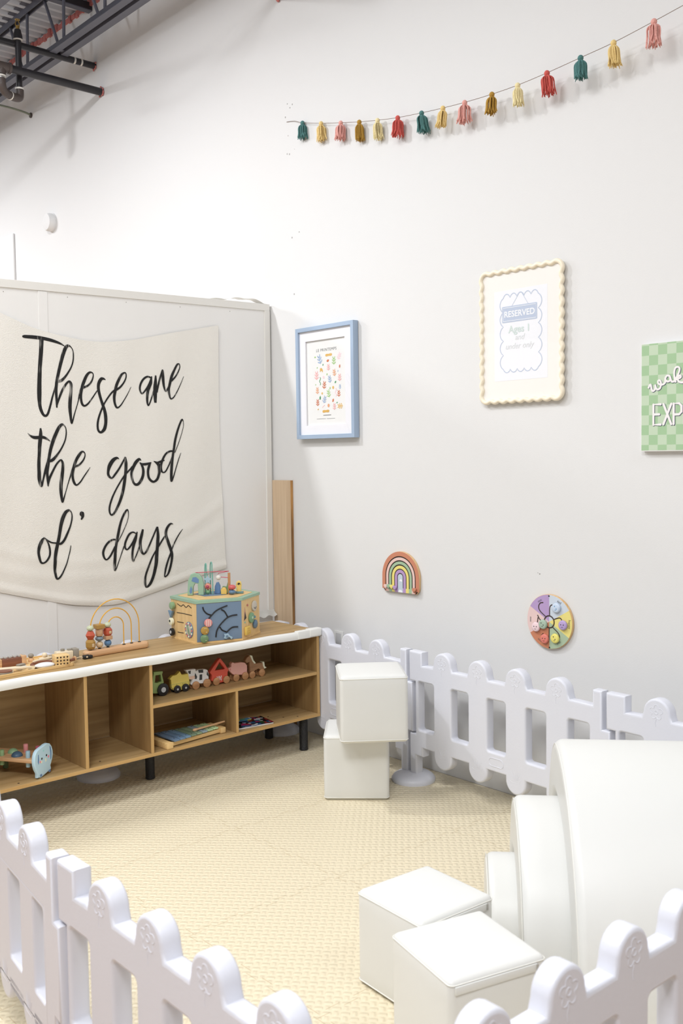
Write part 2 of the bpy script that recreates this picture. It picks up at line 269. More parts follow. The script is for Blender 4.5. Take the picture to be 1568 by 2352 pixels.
# traced outlines, metres
D = {'script':[[[1.932,2.063,0.005],[1.937,2.061,0.0123],[1.984,2.061,0.0149],[2.024,2.059,0.0143],[2.065,2.053,0.0136],[2.097,2.045,0.0109],[2.119,2.037,0.0072],[2.135,2.028,0.0021]],[[2.021,2.053,0.0193],[2.017,1.997,0.0178],[2.01,1.933,0.0171],[2.005,1.869,0.0178],[2.002,1.805,0.0191],[2.002,1.754,0.0148],[2.01,1.721,0.0128],[2.023,1.702,0.0103],[2.038,1.708,0.0098],[2.052,1.745,0.0089],[2.064,1.786,0.0078],[2.075,1.82,0.0059],[2.083,1.849,0.0039]],[[2.09,1.859,0.0093],[2.093,1.862,0.0103],[2.114,1.869,0.0119],[2.137,1.892,0.0088],[2.161,1.927,0.0067],[2.173,1.956,0.0062],[2.177,1.985,0.0057],[2.175,2.011,0.0047],[2.164,2.028,0.0047],[2.15,2.032,0.0119],[2.137,2.019,0.015],[2.122,1.982,0.0155],[2.109,1.94,0.0145],[2.097,1.896,0.0136],[2.088,1.857,0.0134],[2.084,1.82,0.0129],[2.085,1.782,0.0108],[2.085,1.74,0.0069]],[[2.086,1.751,0.0062],[2.096,1.779,0.0089],[2.112,1.816,0.0103],[2.13,1.845,0.0098],[2.144,1.861,0.0088],[2.154,1.864,0.0098],[2.161,1.852,0.013],[2.16,1.823,0.0129],[2.155,1.783,0.0162],[2.152,1.744,0.016],[2.154,1.705,0.0129],[2.158,1.67,0.0088],[2.164,1.679,0.0072],[2.176,1.716,0.0049],[2.191,1.758,0.0041],[2.202,1.793,0.0057]],[[2.197,1.782,0.0043],[2.211,1.83,0.0081],[2.226,1.839,0.0097],[2.25,1.85,0.0083],[2.269,1.871,0.0076],[2.278,1.896,0.0054],[2.275,1.91,0.0049],[2.26,1.912,0.0092],[2.244,1.897,0.0124],[2.23,1.87,0.0146],[2.219,1.843,0.0135],[2.212,1.811,0.0119],[2.211,1.785,0.0113],[2.216,1.761,0.0108],[2.228,1.752,0.0088],[2.245,1.761,0.0076],[2.265,1.784,0.0059],[2.283,1.808,0.0054],[2.297,1.827,0.0043]],[[2.342,1.88,0.0025],[2.331,1.885,0.0095],[2.318,1.882,0.0143],[2.306,1.862,0.0143],[2.303,1.839,0.0137],[2.307,1.813,0.0131],[2.315,1.784,0.0125],[2.324,1.757,0.0137],[2.333,1.728,0.0148],[2.337,1.699,0.016],[2.336,1.669,0.0148],[2.328,1.642,0.0155],[2.31,1.626,0.0101],[2.296,1.635,0.0101],[2.293,1.66,0.0101],[2.298,1.689,0.0095],[2.31,1.722,0.0083],[2.324,1.751,0.0083],[2.334,1.769,0.0071],[2.351,1.793,0.0074],[2.372,1.818,0.0077],[2.388,1.83,0.0093],[2.4,1.835,0.0105],[2.422,1.849,0.0087],[2.443,1.874,0.0074],[2.454,1.898,0.0062],[2.453,1.916,0.0056],[2.443,1.918,0.0074],[2.427,1.906,0.0112],[2.412,1.881,0.0131],[2.399,1.854,0.0136],[2.392,1.827,0.0137],[2.386,1.8,0.0136],[2.387,1.774,0.0119],[2.394,1.753,0.0105],[2.404,1.747,0.0074],[2.42,1.758,0.0059],[2.44,1.784,0.0045],[2.462,1.817,0.0037],[2.481,1.851,0.0019]],[[2.593,1.901,0.0071],[2.574,1.905,0.0084],[2.553,1.893,0.0097],[2.537,1.871,0.0099],[2.53,1.847,0.0097],[2.534,1.827,0.0081],[2.542,1.82,0.0071],[2.554,1.829,0.0078],[2.572,1.851,0.009],[2.587,1.876,0.0097],[2.598,1.905,0.0071]],[[2.598,1.908,0.0045],[2.594,1.876,0.011],[2.586,1.858,0.0129],[2.575,1.833,0.0142],[2.57,1.802,0.0123],[2.57,1.775,0.0097],[2.575,1.762,0.0071],[2.584,1.775,0.0065],[2.599,1.812,0.0071],[2.609,1.84,0.0078]],[[2.621,1.913,0.0071],[2.619,1.883,0.0142],[2.616,1.853,0.0188],[2.615,1.816,0.0187],[2.615,1.776,0.0123]],[[2.623,1.828,0.0116],[2.632,1.859,0.0101],[2.646,1.903,0.009],[2.661,1.943,0.0067],[2.662,1.913,0.0148],[2.664,1.879,0.0134],[2.668,1.855,0.0103],[2.676,1.836,0.0074],[2.687,1.846,0.0081],[2.699,1.868,0.0071],[2.71,1.893,0.0081]],[[2.712,1.889,0.0101],[2.738,1.913,0.0074],[2.757,1.942,0.006],[2.765,1.964,0.0054],[2.76,1.978,0.006],[2.747,1.971,0.0094],[2.73,1.943,0.0114],[2.714,1.912,0.0141],[2.703,1.877,0.0136],[2.696,1.849,0.0121],[2.697,1.822,0.0114],[2.706,1.799,0.0074],[2.724,1.807,0.006],[2.747,1.839,0.0047],[2.77,1.88,0.0034],[2.787,1.915,0.002]],[[1.94,1.621,0.0015],[1.952,1.609,0.0069],[1.97,1.601,0.0129],[1.992,1.601,0.0133],[2.011,1.602,0.0123],[2.03,1.595,0.0089],[2.047,1.583,0.0015]],[[2.002,1.644,0.0064],[2.002,1.621,0.0138],[1.999,1.595,0.0163],[1.994,1.557,0.0153],[1.991,1.518,0.0138],[1.988,1.48,0.0145],[1.988,1.441,0.0153],[1.988,1.408,0.0158],[1.994,1.381,0.0128],[1.999,1.379,0.0099],[2.007,1.407,0.0077],[2.017,1.443,0.0099],[2.026,1.474,0.0089],[2.033,1.492,0.0077]],[[2.037,1.489,0.0093],[2.057,1.497,0.0133],[2.08,1.52,0.0093],[2.103,1.551,0.0072],[2.122,1.588,0.0062],[2.129,1.622,0.0057],[2.127,1.645,0.0046],[2.118,1.659,0.0057],[2.107,1.661,0.0114],[2.092,1.647,0.014],[2.075,1.616,0.0153],[2.06,1.582,0.0153],[2.047,1.544,0.0139],[2.038,1.505,0.0133],[2.031,1.471,0.0155],[2.027,1.438,0.0124],[2.029,1.402,0.0109],[2.03,1.373,0.0047]],[[2.031,1.383,0.0062],[2.037,1.409,0.0108],[2.055,1.443,0.0093],[2.073,1.473,0.0084],[2.09,1.491,0.0077],[2.1,1.494,0.0083],[2.107,1.478,0.0119],[2.106,1.452,0.014],[2.101,1.418,0.0155],[2.095,1.379,0.0155],[2.094,1.34,0.0145],[2.099,1.299,0.0093],[2.105,1.308,0.0078],[2.116,1.339,0.0041],[2.131,1.383,0.0041],[2.145,1.42,0.0062],[2.156,1.451,0.0078],[2.165,1.472,0.0081]],[[2.166,1.461,0.0092],[2.172,1.464,0.0092],[2.191,1.471,0.0086],[2.212,1.492,0.0072],[2.222,1.513,0.0052],[2.22,1.529,0.0049],[2.207,1.533,0.0086],[2.191,1.516,0.013],[2.176,1.493,0.0129],[2.164,1.464,0.0129],[2.157,1.435,0.0119],[2.156,1.409,0.0114],[2.163,1.385,0.0109],[2.175,1.375,0.007],[2.194,1.389,0.0065],[2.212,1.413,0.0054],[2.23,1.436,0.0049],[2.247,1.458,0.0022]],[[2.405,1.496,0.0019],[2.392,1.501,0.0105],[2.371,1.49,0.0174],[2.352,1.465,0.0186],[2.343,1.438,0.0131],[2.344,1.417,0.0124],[2.361,1.403,0.0077],[2.379,1.419,0.0099],[2.404,1.449,0.0089],[2.425,1.481,0.0081],[2.44,1.506,0.0062]],[[2.44,1.505,0.0062],[2.442,1.478,0.0142],[2.441,1.448,0.0149],[2.437,1.418,0.0136],[2.431,1.382,0.0149],[2.422,1.34,0.0143],[2.409,1.301,0.0136],[2.391,1.263,0.0118],[2.37,1.231,0.0099],[2.354,1.223,0.0074],[2.345,1.238,0.0089],[2.346,1.265,0.0093],[2.361,1.306,0.0087],[2.384,1.347,0.0074],[2.412,1.388,0.0074],[2.436,1.418,0.0081],[2.461,1.441,0.0074],[2.478,1.459,0.0071]],[[2.526,1.487,0.0026],[2.515,1.493,0.0123],[2.496,1.477,0.0155],[2.48,1.45,0.0136],[2.471,1.423,0.0123],[2.475,1.393,0.0112],[2.486,1.371,0.0105],[2.503,1.368,0.0123],[2.521,1.385,0.0136],[2.534,1.412,0.0136],[2.536,1.443,0.0124],[2.528,1.464,0.0097],[2.518,1.477,0.0045]],[[2.52,1.474,0.0052],[2.534,1.468,0.0105],[2.558,1.469,0.011],[2.583,1.476,0.0039]],[[2.581,1.476,0.0039],[2.571,1.461,0.0123],[2.563,1.433,0.0123],[2.566,1.402,0.0121],[2.58,1.384,0.011],[2.597,1.379,0.0101],[2.616,1.392,0.0129],[2.627,1.419,0.0136],[2.631,1.447,0.0215],[2.625,1.463,0.0161],[2.611,1.475,0.0097],[2.597,1.482,0.0026]],[[2.599,1.48,0.0032],[2.618,1.475,0.0084],[2.639,1.48,0.0101],[2.661,1.486,0.0034]],[[2.711,1.532,0.0081],[2.693,1.531,0.0087],[2.669,1.518,0.0094],[2.65,1.49,0.0114],[2.639,1.459,0.0121],[2.641,1.435,0.011],[2.652,1.424,0.006],[2.667,1.431,0.0071],[2.685,1.459,0.0067],[2.701,1.49,0.0067],[2.709,1.508,0.006]],[[2.723,1.524,0.0035],[2.747,1.574,0.0034],[2.766,1.621,0.0028],[2.778,1.661,0.0027],[2.777,1.687,0.0035],[2.77,1.693,0.0084],[2.757,1.671,0.0094],[2.741,1.633,0.0107],[2.727,1.589,0.0121],[2.719,1.549,0.0121],[2.71,1.505,0.0121],[2.703,1.458,0.0141],[2.699,1.412,0.0142],[2.699,1.379,0.0101],[2.713,1.405,0.006],[2.729,1.449,0.0047],[2.744,1.489,0.0042],[2.759,1.523,0.0021]],[[2.004,1.136,0.0023],[1.994,1.124,0.0134],[1.98,1.099,0.0147],[1.973,1.071,0.0124],[1.975,1.046,0.0116],[1.982,1.022,0.0089],[1.994,1.016,0.0071],[2.01,1.024,0.0084],[2.026,1.046,0.0089],[2.03,1.069,0.0088],[2.026,1.096,0.0079],[2.018,1.115,0.0051],[2.011,1.125,0.0028]],[[2.005,1.133,0.0047],[2.021,1.119,0.0067],[2.04,1.109,0.0061],[2.055,1.106,0.0061],[2.07,1.104,0.007]],[[2.065,1.105,0.0047],[2.083,1.1,0.0098],[2.101,1.114,0.0107],[2.119,1.146,0.0097],[2.136,1.183,0.007],[2.145,1.218,0.0063],[2.144,1.242,0.0049],[2.137,1.254,0.0056],[2.128,1.256,0.0107],[2.113,1.246,0.0149],[2.099,1.221,0.0168],[2.089,1.19,0.0154],[2.083,1.162,0.0144],[2.077,1.132,0.014],[2.069,1.1,0.0145],[2.061,1.069,0.0154],[2.055,1.039,0.0145],[2.052,1.006,0.0144],[2.051,0.976,0.0121],[2.055,0.947,0.0103],[2.062,0.936,0.0079],[2.075,0.943,0.0079],[2.091,0.965,0.0065],[2.107,0.997,0.0051],[2.121,1.036,0.0042],[2.13,1.064,0.0042],[2.135,1.089,0.0029]],[[2.191,1.247,0.007],[2.195,1.238,0.0214],[2.199,1.227,0.0156],[2.197,1.218,0.0102],[2.191,1.209,0.0061]],[[2.378,1.099,0.0062],[2.358,1.101,0.0081],[2.334,1.09,0.0099],[2.314,1.068,0.0107],[2.303,1.042,0.0112],[2.307,1.017,0.0093],[2.319,1.006,0.0066],[2.337,1.018,0.0087],[2.354,1.041,0.0087],[2.369,1.067,0.0072]],[[2.377,1.081,0.0062],[2.396,1.104,0.0043],[2.418,1.142,0.0037],[2.436,1.177,0.0031],[2.446,1.207,0.0031],[2.447,1.234,0.0043],[2.441,1.244,0.0074],[2.427,1.229,0.0099],[2.411,1.2,0.0105],[2.398,1.164,0.0118],[2.389,1.129,0.0131],[2.379,1.09,0.0124],[2.371,1.052,0.0131],[2.366,1.016,0.0143],[2.363,0.98,0.0137],[2.362,0.95,0.0075],[2.374,0.964,0.005],[2.39,1.002,0.0037],[2.404,1.034,0.0045],[2.419,1.066,0.0062]],[[2.487,1.123,0.0045],[2.469,1.131,0.0068],[2.449,1.122,0.0097],[2.432,1.096,0.0099],[2.423,1.072,0.0099],[2.425,1.054,0.0084],[2.434,1.047,0.0068],[2.449,1.058,0.0084],[2.467,1.081,0.0087],[2.483,1.108,0.0091],[2.493,1.131,0.0056]],[[2.493,1.132,0.0052],[2.483,1.098,0.0142],[2.472,1.069,0.0137],[2.463,1.036,0.011],[2.461,1.008,0.0104],[2.466,0.987,0.0075],[2.479,1.007,0.0056],[2.493,1.036,0.0065],[2.502,1.057,0.0065]],[[2.526,1.142,0.0097],[2.518,1.114,0.0142],[2.51,1.087,0.0149],[2.508,1.06,0.0143],[2.512,1.035,0.0136],[2.526,1.018,0.0084],[2.542,1.03,0.0104],[2.56,1.059,0.0084],[2.582,1.098,0.0081],[2.609,1.149,0.0078]],[[2.61,1.15,0.0094],[2.613,1.108,0.0149],[2.609,1.071,0.0168],[2.605,1.034,0.0162],[2.6,0.988,0.0182],[2.594,0.948,0.0168],[2.582,0.905,0.0149],[2.563,0.867,0.0137],[2.54,0.849,0.0091],[2.532,0.87,0.0111],[2.536,0.907,0.0104],[2.552,0.949,0.0098],[2.572,0.99,0.0084],[2.598,1.029,0.0071],[2.617,1.055,0.0084],[2.635,1.079,0.0081],[2.652,1.1,0.0067]],[[2.702,1.159,0.002],[2.686,1.16,0.0094],[2.668,1.142,0.0123],[2.659,1.118,0.0136],[2.661,1.093,0.0136],[2.671,1.064,0.0148],[2.683,1.032,0.0149],[2.689,1.0,0.0141],[2.686,0.965,0.0114],[2.676,0.928,0.0114],[2.663,0.901,0.0084],[2.646,0.892,0.0054],[2.649,0.915,0.0084],[2.656,0.943,0.0101],[2.668,0.979,0.0088],[2.682,1.01,0.0081],[2.695,1.04,0.0067],[2.719,1.083,0.0061],[2.738,1.11,0.0047],[2.756,1.13,0.002]]],'cloth_top':[[1.6186,2.2872],[1.7105,2.2023],[1.8268,2.1609],[2.0075,2.0986],[2.2511,2.0629],[2.4589,2.0766],[2.7394,2.1369],[3.0083,2.1926]],'cloth_bot':[[1.5702,0.9623],[1.6651,0.9335],[1.7829,0.8999],[1.9657,0.8483],[2.1591,0.8001],[2.3673,0.781],[2.5872,0.8165],[2.7858,0.8621],[3.0259,0.9027]],'cloth_right':[[3.0083,2.1926],[2.9953,2.1188],[3.0049,1.2984],[3.0259,0.9027]],'tractor':[[2.2638,0.4292],[2.2649,0.4674],[2.2739,0.4711],[2.2987,0.4696],[2.3067,0.4762],[2.3156,0.5171],[2.3121,0.5213],[2.362,0.5177],[2.3648,0.5119],[2.3597,0.5021],[2.3683,0.4634],[2.3633,0.4563],[2.3569,0.444],[2.35,0.4143]],'tractor_win':[[2.3203,0.4703],[2.3254,0.5023],[2.3513,0.5024],[2.3546,0.471],[2.3455,0.4699],[2.3334,0.4666]],'wagon':[[2.4063,0.4679],[2.3992,0.4744],[2.4161,0.4877],[2.4284,0.4868],[2.4378,0.4886],[2.4555,0.5019],[2.4656,0.4841],[2.4813,0.4827],[2.5014,0.4838],[2.5058,0.4571],[2.5085,0.4403],[2.5016,0.4197],[2.473,0.411],[2.4185,0.4186],[2.4085,0.4354]],'cow':[[2.4869,0.5046],[2.5039,0.5052],[2.5419,0.5031],[2.5436,0.4919],[2.5578,0.4968],[2.5964,0.4935],[2.6092,0.4871],[2.6165,0.4667],[2.6144,0.4394],[2.5978,0.4256],[2.5688,0.4276],[2.5497,0.4335],[2.5304,0.4285],[2.5208,0.4274],[2.5146,0.4339],[2.5213,0.4464],[2.5247,0.454],[2.5058,0.4587],[2.5018,0.474],[2.4973,0.4937]],'cow_spots':[[[2.5564,0.4954],[2.5834,0.4939],[2.5843,0.4784],[2.5586,0.4813]],[[2.5635,0.4723],[2.5777,0.4717],[2.577,0.4455],[2.5615,0.4453]],[[2.5395,0.4844],[2.5492,0.4637],[2.5451,0.4534],[2.5324,0.4582]],[[2.6058,0.4821],[2.6139,0.4671],[2.6135,0.4534],[2.6034,0.466]],[[2.4993,0.4988],[2.5145,0.4992],[2.5128,0.4831],[2.5034,0.4873]]],'cow_nose':[[2.5049,0.4724],[2.5347,0.472],[2.5376,0.4601],[2.526,0.456],[2.5058,0.4587]],'barn':[[2.6306,0.4313],[2.6345,0.4572],[2.6218,0.4725],[2.6421,0.4958],[2.6691,0.5222],[2.684,0.5328],[2.7118,0.4991],[2.7311,0.4681],[2.7262,0.4577],[2.723,0.4105],[2.6929,0.4127],[2.6597,0.4126]],'barn_win':[[2.6515,0.4767],[2.6809,0.5149],[2.7093,0.4782],[2.7045,0.4751]],'pig':[[2.7294,0.4796],[2.7484,0.4851],[2.7474,0.4993],[2.7557,0.5064],[2.7692,0.4999],[2.8102,0.4983],[2.8307,0.4924],[2.8428,0.4763],[2.8418,0.4366],[2.8291,0.4273],[2.8018,0.4373],[2.7676,0.4382],[2.751,0.451],[2.7345,0.4676]],'horse':[[2.8323,0.5006],[2.8416,0.5135],[2.8592,0.5223],[2.8696,0.5179],[2.8795,0.4936],[2.8966,0.4767],[2.9355,0.4749],[2.9495,0.4629],[2.9489,0.4342],[2.931,0.4312],[2.9136,0.4483],[2.8923,0.443],[2.878,0.4309],[2.8606,0.4337],[2.8579,0.4683],[2.8584,0.491],[2.841,0.4868]],'mane':[[2.8599,0.5229],[2.8738,0.5197],[2.8809,0.4964],[2.8959,0.4787],[2.8854,0.4774],[2.8731,0.4935]],'tail':[[2.9363,0.4795],[2.9477,0.4778],[2.9514,0.4541],[2.9627,0.4466],[2.9483,0.4431],[2.9401,0.457]],'wheels':{'tractor':[[2.3595,0.432,0.0291],[2.2623,0.4359,0.0156]],'wagon':[[2.4358,0.4211,0.0182],[2.4807,0.4222,0.0184]],'cow':[[2.5384,0.4255,0.0195],[2.6008,0.4278,0.0203]],'barn':[[2.6551,0.4244,0.0188],[2.7137,0.4293,0.0184]],'pig':[[2.7718,0.43,0.0179],[2.8259,0.4287,0.0187]],'horse':[[2.869,0.4281,0.0176],[2.9282,0.4262,0.0184]]},'hex':[[2.546,3.919],[2.765,3.851],[2.945,3.952],[2.95,4.175],[2.742,4.234],[2.562,4.165]],'maze':[[[0.0334,0.1752],[0.0379,0.159],[0.0538,0.1418],[0.0762,0.1328]],[[0.0552,0.1118],[0.0762,0.1328],[0.0951,0.1505],[0.1201,0.1626],[0.1543,0.1732]],[[0.1241,0.1563],[0.1404,0.145],[0.1544,0.1197]],[[0.2026,0.1251],[0.1774,0.1231],[0.1543,0.1157],[0.1311,0.0975],[0.112,0.0771],[0.0991,0.0541],[0.0944,0.0265]],[[0.116,0.0727],[0.1261,0.0578],[0.1486,0.0458]],[[0.1486,0.0458],[0.1635,0.0586],[0.1804,0.0672],[0.2056,0.0667]]],'mazebeads':[[0.0561,0.0986],[0.039,0.0633],[0.036,0.0245],[0.1461,0.0259],[0.1646,0.0121]],'left':[[[0.0665,0.1737],[0.1037,0.1656],[0.1248,0.1753],[0.153,0.1652],[0.1739,0.1764],[0.2033,0.1681]],[[0.0602,0.13],[0.1351,0.1328],[0.2065,0.1325]],[[0.0622,0.0852],[0.1247,0.087]],[[0.0639,0.0343],[0.1223,0.0372]]],'leftbeads':[[0.0364,0.1621],[0.0217,0.1234],[0.0239,0.0825],[0.0282,0.0315],[0.179,0.0597]],'right':[[0.0507,0.1525],[0.0857,0.169],[0.1749,0.1517],[0.1272,0.1036],[0.1651,0.0516],[0.0674,0.0515],[0.0435,0.1026]]}
def ccw(P):
    a = sum(P[i][0]*P[(i+1) % len(P)][1]-P[(i+1) % len(P)][0]*P[i][1] for i in range(len(P)))
    return P if a > 0 else P[::-1]
# ================================================================= structure
o = obj('wall_right', box(B(), WALLX, WALLX+.15, -3, 12.2, 0, 4.64), WHITE); struct(o)
# floor: laminate outside, foam mat inside the pen
m, nt, b = newmat('laminate'); b.inputs['Roughness'].default_value = .45
tc = nt.nodes.new('ShaderNodeTexCoord'); mp = nt.nodes.new('ShaderNodeMapping'); mp.inputs['Scale'].default_value = (1, 1, 1)
br = nt.nodes.new('ShaderNodeTexBrick'); br.inputs['Scale'].default_value = 1
br.inputs['Color1'].default_value = (*srgb(192, 168, 144), 1); br.inputs['Color2'].default_value = (*srgb(184, 158, 132), 1); br.inputs['Mortar'].default_value = (*srgb(150, 120, 90), 1)
br.inputs['Mortar Size'].default_value = .002; br.inputs['Brick Width'].default_value = 1.2; br.inputs['Row Height'].default_value = .15
nt.links.new(tc.outputs['Object'], mp.inputs[0]); nt.links.new(mp.outputs[0], br.inputs['Vector']); nt.links.new(br.outputs[0], b.inputs['Base Color'])
struct(obj('floor', box(B(), -6, WALLX+.15, -6, 12.2, -.12, -.014), m))
def mat_floor():
    m, nt, b = newmat('foam_mat'); b.inputs['Roughness'].default_value = .42; b.inputs['Specular IOR Level'].default_value = .45
    N = nt.nodes.new; Lk = nt.links.new
    tc = N('ShaderNodeTexCoord'); mp = N('ShaderNodeMapping'); Lk(tc.outputs['Object'], mp.inputs[0])
    sp = N('ShaderNodeSeparateXYZ'); Lk(mp.outputs[0], sp.inputs[0])
    def ma(op, a, b=None, c=None):
        n = N('ShaderNodeMath'); n.operation = op
        for i, v in enumerate((a, b, c)):
            if v is None: continue
            if isinstance(v, (int, float)): n.inputs[i].default_value = v
            else: Lk(v, n.inputs[i])
        return n.outputs[0]
    x, y = sp.outputs[0], sp.outputs[1]
    # rotate the weave 45 deg
    k = .7071/.025
    u = ma('MULTIPLY', ma('ADD', x, y), k); v = ma('MULTIPLY', ma('SUBTRACT', y, x), k)
    fu = ma('FLOOR', u); fv = ma('FLOOR', v)
    par = ma('FLOORED_MODULO', ma('ADD', fu, fv), 2.0)
    su = ma('ABSOLUTE', ma('SINE', ma('MULTIPLY', u, math.pi))); sv = ma('ABSOLUTE', ma('SINE', ma('MULTIPLY', v, math.pi)))
    hA = ma('MULTIPLY', ma('POWER', su, .5), ma('POWER', sv, 3.0)); hB = ma('MULTIPLY', ma('POWER', su, 3.0), ma('POWER', sv, .5))
    h = ma('ADD', ma('MULTIPLY', hA, par), ma('MULTIPLY', hB, ma('SUBTRACT', 1.0, par)))
    # jigsaw seams every 0.62 m
    def seam(a, bb, off):
        wob = ma('MULTIPLY', ma('SIGN', ma('SINE', ma('MULTIPLY', bb, 62.0))), .009)
        t = ma('FLOORED_MODULO', ma('ADD', ma('ADD', a, wob), off), .62)
        return ma('LESS_THAN', ma('ABSOLUTE', ma('SUBTRACT', t, .31)), .0012)
    s = ma('MAXIMUM', seam(x, y, .31-2.255), seam(y, x, .31-3.21))
    hh = ma('SUBTRACT', h, ma('MULTIPLY', s, 1.5))
    bp = N('ShaderNodeBump'); bp.inputs['Strength'].default_value = .75; bp.inputs['Distance'].default_value = .0042
    Lk(hh, bp.inputs['Height']); Lk(bp.outputs[0], b.inputs['Normal'])
    mx = N('ShaderNodeMix'); mx.data_type = 'RGBA'; mx.inputs[6].default_value = (*srgb(221, 209, 181), 1); mx.inputs[7].default_value = (*srgb(180, 156, 116), 1)
    Lk(ma('MULTIPLY', s, .55), mx.inputs[0]); Lk(mx.outputs[2], b.inputs['Base Color'])
    return m
tag(obj('foam_floor_mat', box(B(), .9, WALLX-.002, .93, 4.358, -.014, 0), mat_floor()), 'large beige foam play mat with woven texture covering the pen floor', 'play mat')
# roof deck
bm = B(); per = .1; ys = []
y = 1.0
while y < 12.2:
    ys += [(y, 0), (y+.03, 0), (y+.045, .028), (y+.085, .028)]; y += per
top = [[bm.verts.new((xx, yy, 4.64+zz)) for yy, zz in ys] for xx in (-6, WALLX+.15)]
for i in range(len(ys)-1): bm.faces.new((top[0][i], top[0][i+1], top[1][i+1], top[1][i]))
box(bm, -6, WALLX+.15, -6, 12.2, 4.672, 4.74)
struct(obj('ceiling', bm, DECK))
# red oxide seal where deck meets wall
bm = B(); y = 4.5
while y < 12:
    z0 = 4.59+random.uniform(-.008, .006); hgt = .045 if random.random() < .6 else .065
    box(bm, WALLX-.012-random.uniform(0, .01), WALLX+.002, y, y+.035, z0, z0+hgt)
    box(bm, WALLX-.012, WALLX+.002, y+.045, y+.1, z0+.01, z0+.04); y += .1*random.uniform(.9, 1.1)
struct(obj('trim_1', bm, RED_OX))

def joist(x, z, ys, ye, nodes, label, w=.05):
    t = empty('roof_joist', (x, ys, z), 0, label, 'joist', 'open web roof joists')
    Ln = ye-ys
    bm = B()
    for s in (-1, 1):     # two angles back to back
        x0, x1 = (-w-.014, -.014) if s < 0 else (.014, .014+w)
        box(bm, x0, x1, 0, Ln, 0, .006, .001)
        xx = (x0, x0+.006) if s > 0 else (x1-.006, x1)
        box(bm, xx[0], xx[1], 0, Ln, .006, .072, .001)
    yy = .8
    while yy < Ln: box(bm, -.013, .013, yy, yy+.035, .01, .045); yy += 1.1
    obj('bottom_chord', bm, STEEL, t)
    bm = B()
    for s in (-1, 1):
        x0, x1 = (-w-.014, -.014) if s < 0 else (.014, .014+w)
        box(bm, x0, x1, 0, Ln, .455, .461)
        xx = (x0, x0+.006) if s > 0 else (x1-.006, x1)
        box(bm, xx[0], xx[1], 0, Ln, .41, .455)
    obj('top_chord', bm, STEEL, t)
    for (ya, yb) in nodes:
        if ys < ya < ye and ys < yb < ye:
            obj('web_rod', cyl(B(), (0, ya-ys, .03), (0, yb-ys, .44), .0105, n=10), STEEL, t, True)
    return t
nd = []
for k in range(-4, 7):
    c = 6.21+k*.56
    nd += [(c+.03, c+.25), (c-.03, c-.05)]
joist(3.09, 4.19, 3.2, 11.8, nd, 'grey double angle roof joist nearest the wall, crossing above the pipes')
joist(2.45, 4.19, 3.2, 11.8, nd, 'dark roof joist cut by the top left corner of the view', .06)

def pipe(y, z, x0, r, m, label, collar=True):
    t = empty('ceiling_pipe', (WALLX, y, z), 0, label, 'pipe')
    obj('pipe_run', cyl(B(), (x0-WALLX, 0, 0), (.02, 0, 0), r, n=20), m, t, True)
    if collar:
        bm = B()
        for k in range(14):
            a = random.uniform(0, 6.28); q = r*random.uniform(.8, 1.35)
            sph(bm, (-.008, q*math.cos(a), q*math.sin(a)), r*.35, .6, 1, 1, 8, 6)
        obj('sealant_ring', bm, RED_OX, t, True)
    return t
pipe(6.186, 3.986, 1.4, .025, PIPE, 'black steel pipe entering the wall with red sealant, lower of two')
t = pipe(6.279, 4.187, 1.4, .0215, PIPE, 'black steel pipe entering the wall just above its twin')
for xx in (-.16, -.11): obj('tape_band', cyl(B(), (xx, 0, 0), (xx+.012, 0, 0), .022, n=20), TEFLON, t, True)
pipe(4.24, 3.955, 2.2, .03, PIPE, 'dark pipe end with red sealant at the top edge of the view')
t = empty('ceiling_pipe', (WALLX, 6.32, 4.56), 0, 'dark angle brace under the roof deck running into the wall', 'brace')
t.name = 'roof_brace'
obj('brace_bar', box(B(), -1.2, 0, -.025, .025, 0, .006), STEEL, t); obj('brace_flange', box(B(), -1.2, 0, -.025, -.019, .006, .055), PIPE, t)
bm = B(); tube(bm, catmull([(0, 0, 0), (-.06, -.002, .012), (-.2, 0, .022), (-.5, 0, .02), (-1, 0, .03)], 6), .008, 8)
t = empty('electrical_cable', (WALLX, 7.301, 4.123), 0, 'thin grey green cable entering the wall beyond the pipes', 'cable')
obj('cable_run', bm, col('cable_green', 120, 128, 110), t, True)
obj('cable_bush', cyl(B(), (-.01, 0, 0), (.001, 0, 0), .02, n=12), PIPE2, t, True)
# sprinkler arm
t = empty('sprinkler_branch', (2.66, 6.186, 3.986), 0, 'sprinkler branch with elbows and brass head hung off the lower pipe', 'sprinkler')
bm = B(); cyl(bm, (-.06, 0, 0), (.05, 0, 0), .032); cyl(bm, (.045, 0, 0), (.06, 0, 0), .036); cyl(bm, (0, 0, 0), (0, 0, -.05), .028)
obj('tee_fitting', bm, PIPE2, t, True)
obj('drop_nipple', cyl(B(), (0, 0, -.04), (0, 0, -.1), .019), mat('galvanised', srgb(170, 168, 165), .3, .6), t, True)
bm = B(); tube(bm, catmull([(0, 0, -.075), (0, 0, -.105), (.012, .01, -.135), (.04, .03, -.148), (.075, .05, -.15)], 5), .026, 14)
obj('lower_elbow', bm, PIPE2, t, True)
for a, b_ in (((0, 0, -.055), (0, 0, -.063)), ((.07, .047, -.15), (.078, .052, -.15)), ((.150, .075, -.08), (.150, .075, -.09))):
    obj('joint_tape', cyl(B(), a, b_, .0278), TEFLON, t, True)
bm = B(); tube(bm, catmull([(.075, .05, -.15), (.12, .065, -.15), (.145, .073, -.14), (.150, .075, -.12), (.150, .075, -.09)], 5), .027, 14)
obj('upper_elbow', bm, PIPE2, t, True)
obj('riser_pipe', cyl(B(), (.150, .075, -.09), (.150, .075, .23), .02), PIPE, t, True)
bm = B(); lathe(bm, [(.024, .225), (.03, .23), (.03, .25), (.022, .28), (.02, .29)], 18, (.150, .075, 0)); obj('reducer', bm, PIPE, t, True)
